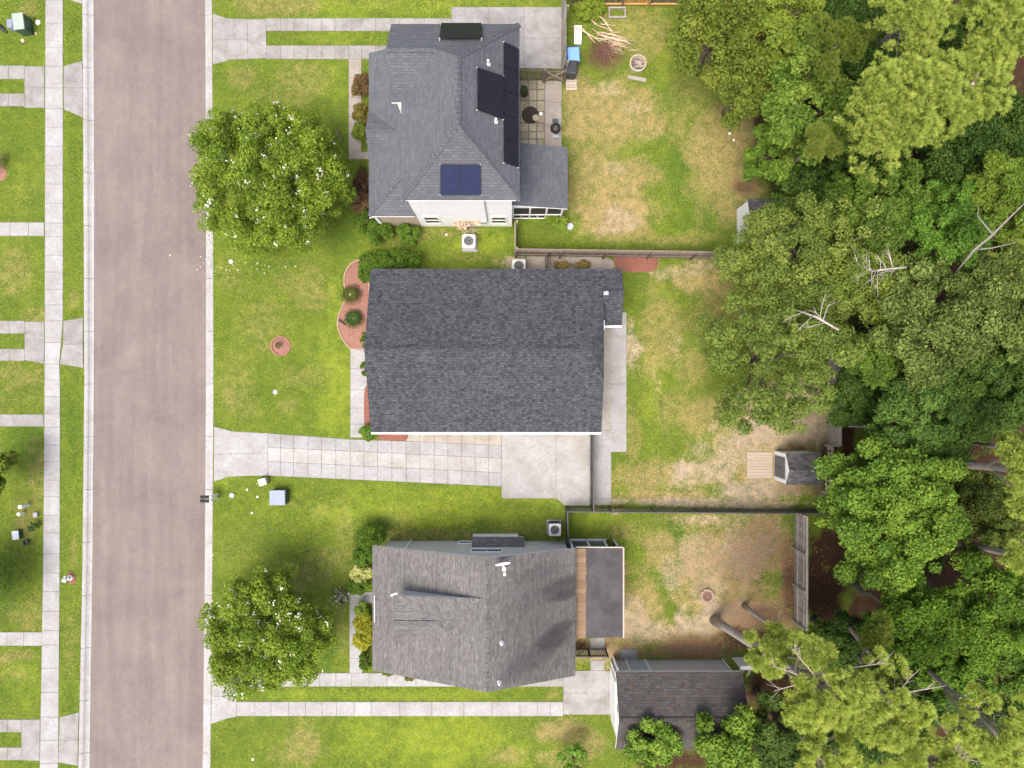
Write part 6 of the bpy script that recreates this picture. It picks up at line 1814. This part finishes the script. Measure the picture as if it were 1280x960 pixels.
# pampas-like fronds at left edge
c = W(-4, 203); V = []; CC = []
for i in range(46):
    a = rng.uniform(-1.3, 1.3) - .3; ln = rng.uniform(.5, .95); d = np.array([math.cos(a), math.sin(a), 0]); s_ = np.array([-d[1], d[0], 0]) * rng.uniform(.015, .03)
    p0 = np.array([c.x, c.y, .1]); p1 = p0 + d * ln * .5 + np.array([0, 0, .55]); p2 = p0 + d * ln + np.array([0, 0, .3])
    V += [p0 - s_, p0 + s_, p1 + s_, p1 - s_, p1 - s_, p1 + s_, p2 + s_ * .2, p2 - s_ * .2]; k = rng.uniform(0, 1)
    CC += [np.array((.22, .19, .09)) * (1 - k) + np.array((.14, .2, .06)) * k] * 2
th = thing('ornamental_grass', 'tuft of long dry ornamental grass at the left edge across the road', 'plant', (c.x, c.y, 0)); np_mesh('blade', np.array(V), 4, np.array(CC), M['leaf'], th)
bed('mulch_bed', [(-12, 207), (2, 206), (9, 212), (9, 222), (2, 227), (-12, 226)], M['mulch_red'], z=.03)

# brush pile
c = W(756, 62)
BP = thing('brush_pile', 'heap of reddish brown twigs and pale cut branches near the top fence', 'brush pile', c)
mb = MB(); rd = random.Random(3)
for k in range(420):
    a = rd.uniform(0, 6.28); r_ = abs(rd.gauss(0, .55)); x = c.x + math.cos(a) * r_ * 1.15 - .05; y = c.y - .25 + math.sin(a) * r_ * .9
    z = max(.03, .55 - r_ * .5) * rd.uniform(.2, 1); b_ = rd.uniform(0, 6.28); l = rd.uniform(.15, .5)
    mb.tube([(x, y, z), (x + math.cos(b_) * l * .5, y + math.sin(b_) * l * .5, z + rd.uniform(-.02, .12)), (x + math.cos(b_) * l, y + math.sin(b_) * l, max(.02, z + rd.uniform(-.1, .1)))], [.012, .01, .004], 3, False)
mb.build('twigs', M['twig_red'], BP)
for (pts, r_) in (([(736, 12), (752, 22), (764, 38), (771, 57)], .035), ([(714, 33), (728, 38), (745, 48), (780, 51)], .04), ([(724, 31), (734, 42), (744, 54)], .04), ([(738, 24), (746, 31)], .05), ([(754, 20), (760, 32), (766, 44)], .03), ([(746, 42), (765, 48), (783, 52), (791, 57)], .06), ([(748, 40), (768, 44), (780, 46)], .04), ([(742, 30), (760, 36), (775, 42)], .025), ([(740, 36), (752, 44), (770, 56)], .03), ([(750, 30), (770, 32)], .03), ([(786, 63), (800, 62)], .02)):
    mb = MB(); n = len(pts); mb.tube([W(px, py, .12 + .35 * math.sin(math.pi * i / max(1, n - 1))) for i, (px, py) in enumerate(pts)], [r_ * (1 - .5 * i / n) for i in range(n)], 6)
    mb.build('branch', M['wood_pale'], BP, smooth=True)
mb = MB()
for k in range(60):
    x = c.x + rd.gauss(.35, .35); y = c.y + rd.gauss(.35, .25); b_ = rd.gauss(-.3, .5); l = rd.uniform(.3, .8)
    mb.tube([(x, y, .2), (x + math.cos(b_) * l, y + math.sin(b_) * l, .3)], [.012, .005], 3, False)
mb.build('twigs', M['wood_pale'], BP)

# ---- undergrowth in the woods (uncountable)
def in_poly(X, Y, poly):
    ins = np.zeros(len(X), bool); n = len(poly)
    if n < 3: return ins
    bb = (X > poly[:, 0].min()) & (X < poly[:, 0].max()) & (Y > poly[:, 1].min()) & (Y < poly[:, 1].max())
    if not bb.any(): return ins
    x = X[bb]; y = Y[bb]; r = np.zeros(len(x), bool)
    for i in range(n):
        x1, y1 = poly[i]; x2, y2 = poly[(i + 1) % n]
        c_ = ((y1 > y) != (y2 > y)) & (x < (x2 - x1) * (y - y1) / ((y2 - y1) if y2 != y1 else 1e-9) + x1)
        r ^= c_
    ins[bb] = r
    return ins
n = 1500
ux = rng.uniform(11, 31, n); uy = rng.uniform(-23.5, 24, n)
ok = ((ux > 18.8) | ((uy > 11) & (ux > 14.5)) | ((uy > 3) & (ux > 17.9)) | ((uy < -17.5) & (ux > 12.8)) | ((uy < -14.5) & (ux > 17))) & (fbm(ux, uy, .28, 77.) > .47)
C = np.stack([ux[ok], uy[ok], rng.uniform(.2, 1.6, ok.sum())], 1); Rr = rng.uniform(.3, .8, ok.sum())
v, cc = clump_leaves(C, Rr, 55, .19, (.02, .045, .008), (.07, .115, .018))
tag(np_mesh('undergrowth', v, 4, cc, M['leaf']), kind='stuff')

# ---- grass blades over the lawns (uncountable)
n = 520000
X = rng.uniform(-30.5, 20, n); Y = rng.uniform(-23, 23, n)
fld = fields(X, Y)
keep = rng.random(n) < (1 - .85 * fld['dirt']) * (1 - fld['litter'] * .95) * (1 - .3 * fld['dry']) * (1 - .6 * fld['rust'])
lo = pxX(LO, Y); ro = pxX(RO, Y)
keep &= ~((X > lo + .03) & (X < ro - .03))
for pg in PAVED: keep &= ~in_poly(X, Y, pg)
keep &= ~((X > 18.0) & (Y > -24))
X = X[keep]; Y = Y[keep]; n = len(X)
fld = {k: a[keep] for k, a in fld.items()}
def lerpc(c, f, d): return c * (1 - f[:, None]) + np.array(d) * f[:, None]
c = np.tile(np.array(G_BASE), (n, 1)) * (0.9 + .3 * fbm(X, Y, .5, 5.)[:, None])
nz = (rng.random(n) - .5) * .5
c = lerpc(c, np.clip(fld['lime'] + nz * (fld['lime'] > .05), 0, 1), G_LIME); c = lerpc(c, np.clip(fld['lush'] + nz * (fld['lush'] > .05), 0, 1), G_LUSH)
c = lerpc(c, np.clip(fld['dry'] * 1.0 + nz * (fld['dry'] > .05), 0, 1), G_DRY)
straw = rng.random(n) < .05
c[straw] = np.array((.25, .22, .10))
mid = np.clip((fbm(X, Y, 1.3, 61., 4) - .5) * 2.6, -1, 1)[:, None]
c = c * (1 + mid * np.array([.30, .22, .15]))
c *= rng.uniform(.55, 1.5, (n, 1))
a = rng.uniform(0, 6.283, n); ln = rng.uniform(.06, .17, n) * (0.7 + .6 * fbm(X, Y, .8, 9.)); w = rng.uniform(.012, .026, n)
hgt = rng.uniform(.03, .075, n)
d = np.stack([np.cos(a), np.sin(a), np.zeros(n)], 1); s_ = np.stack([-np.sin(a), np.cos(a), np.zeros(n)], 1)
P = np.stack([X, Y, np.full(n, -.012)], 1)
v = np.empty((n, 3, 3)); v[:, 0] = P - s_ * w[:, None]; v[:, 1] = P + s_ * w[:, None]; v[:, 2] = P + d * ln[:, None] + np.array([0, 0, 1]) * hgt[:, None]
tag(np_mesh('grass', v.reshape(-1, 3), 3, c, M['grass_blade']), kind='stuff')

# fallen blossom around the street trees (uncountable)
PV = []; PC_ = []
for (px, py, rx, ry, n_) in ((262, 298, 2, 16, 60), (264, 180, 2, 40, 15), (300, 330, 40, 8, 30), (300, 852, 22, 6, 70), (264, 770, 2, 40, 20), (400, 810, 20, 20, 20), (425, 745, 8, 8, 30)):
    for _ in range(n_):
        q = W(px + rng.normal() * rx, py + rng.normal() * ry)
        on_kerb = float(pxX(RO, q.y)) - .4 < q.x < float(pxX(RO, q.y)) + .02
        z = .036 if on_kerb or q.x > float(pxX(RO, q.y)) else -.06
        a_ = rng.uniform(0, 6.28); l_ = rng.uniform(.02, .05)
        for k in range(4):
            PV.append((q.x + l_ * math.cos(a_ + k * 1.57), q.y + l_ * math.sin(a_ + k * 1.57), z + rng.uniform(0, .012)))
        PC_.append(np.array((.75, .72, .62)) * rng.uniform(.6, 1.05))
tag(np_mesh('fallen_petals', np.array(PV), 4, np.array(PC_), M['petal']), kind='stuff')

# ------------------------------------------------------------------ light, sky, camera
SUN_EL, SUN_AZ = math.radians(69), math.radians(216)     # azimuth clockwise from north (+Y): sun in the west-south-west
world = bpy.data.worlds.new('World'); scene.world = world; world.use_nodes = True
nt = world.node_tree
sky = nt.nodes.new('ShaderNodeTexSky'); sky.sky_type = 'NISHITA'; sky.sun_disc = False
sky.sun_elevation = SUN_EL; sky.sun_rotation = SUN_AZ
sky.air_density = 1.0; sky.dust_density = 7.0; sky.ozone_density = 1.0
bg = nt.nodes['Background']; bg.inputs['Strength'].default_value = 0.15
nt.links.new(sky.outputs['Color'], bg.inputs['Color'])
sd = Vector((math.sin(SUN_AZ) * math.cos(SUN_EL), math.cos(SUN_AZ) * math.cos(SUN_EL), math.sin(SUN_EL)))
ld = bpy.data.lights.new('sun', 'SUN'); ld.energy = 1.3; ld.angle = math.radians(26); ld.color = (1.0, 0.975, 0.935)
lo_ = bpy.data.objects.new('sun', ld); col.objects.link(lo_); lo_.rotation_euler = (-sd).to_track_quat('-Z', 'Y').to_euler()
lo_.location = sd * 60

cam = bpy.data.cameras.new('camera'); cam.sensor_fit = 'HORIZONTAL'; cam.sensor_width = 36.0; cam.lens = 36.0 * F / 1280.0
cam.clip_start = 0.1; cam.clip_end = 3000
co = bpy.data.objects.new('camera', cam); col.objects.link(co); co.location = (0, 0, H); co.rotation_euler = (0, 0, 0)
scene.camera = co
vs = scene.view_settings; vs.view_transform = 'Standard'; vs.look = 'None'; vs.gamma = 1.0; vs.exposure = 0.93; vs.use_curve_mapping = False
scene.render.resolution_x = 1024; scene.render.resolution_y = 768
scene.cycles.max_bounces = 6; scene.cycles.diffuse_bounces = 3; scene.cycles.transmission_bounces = 4
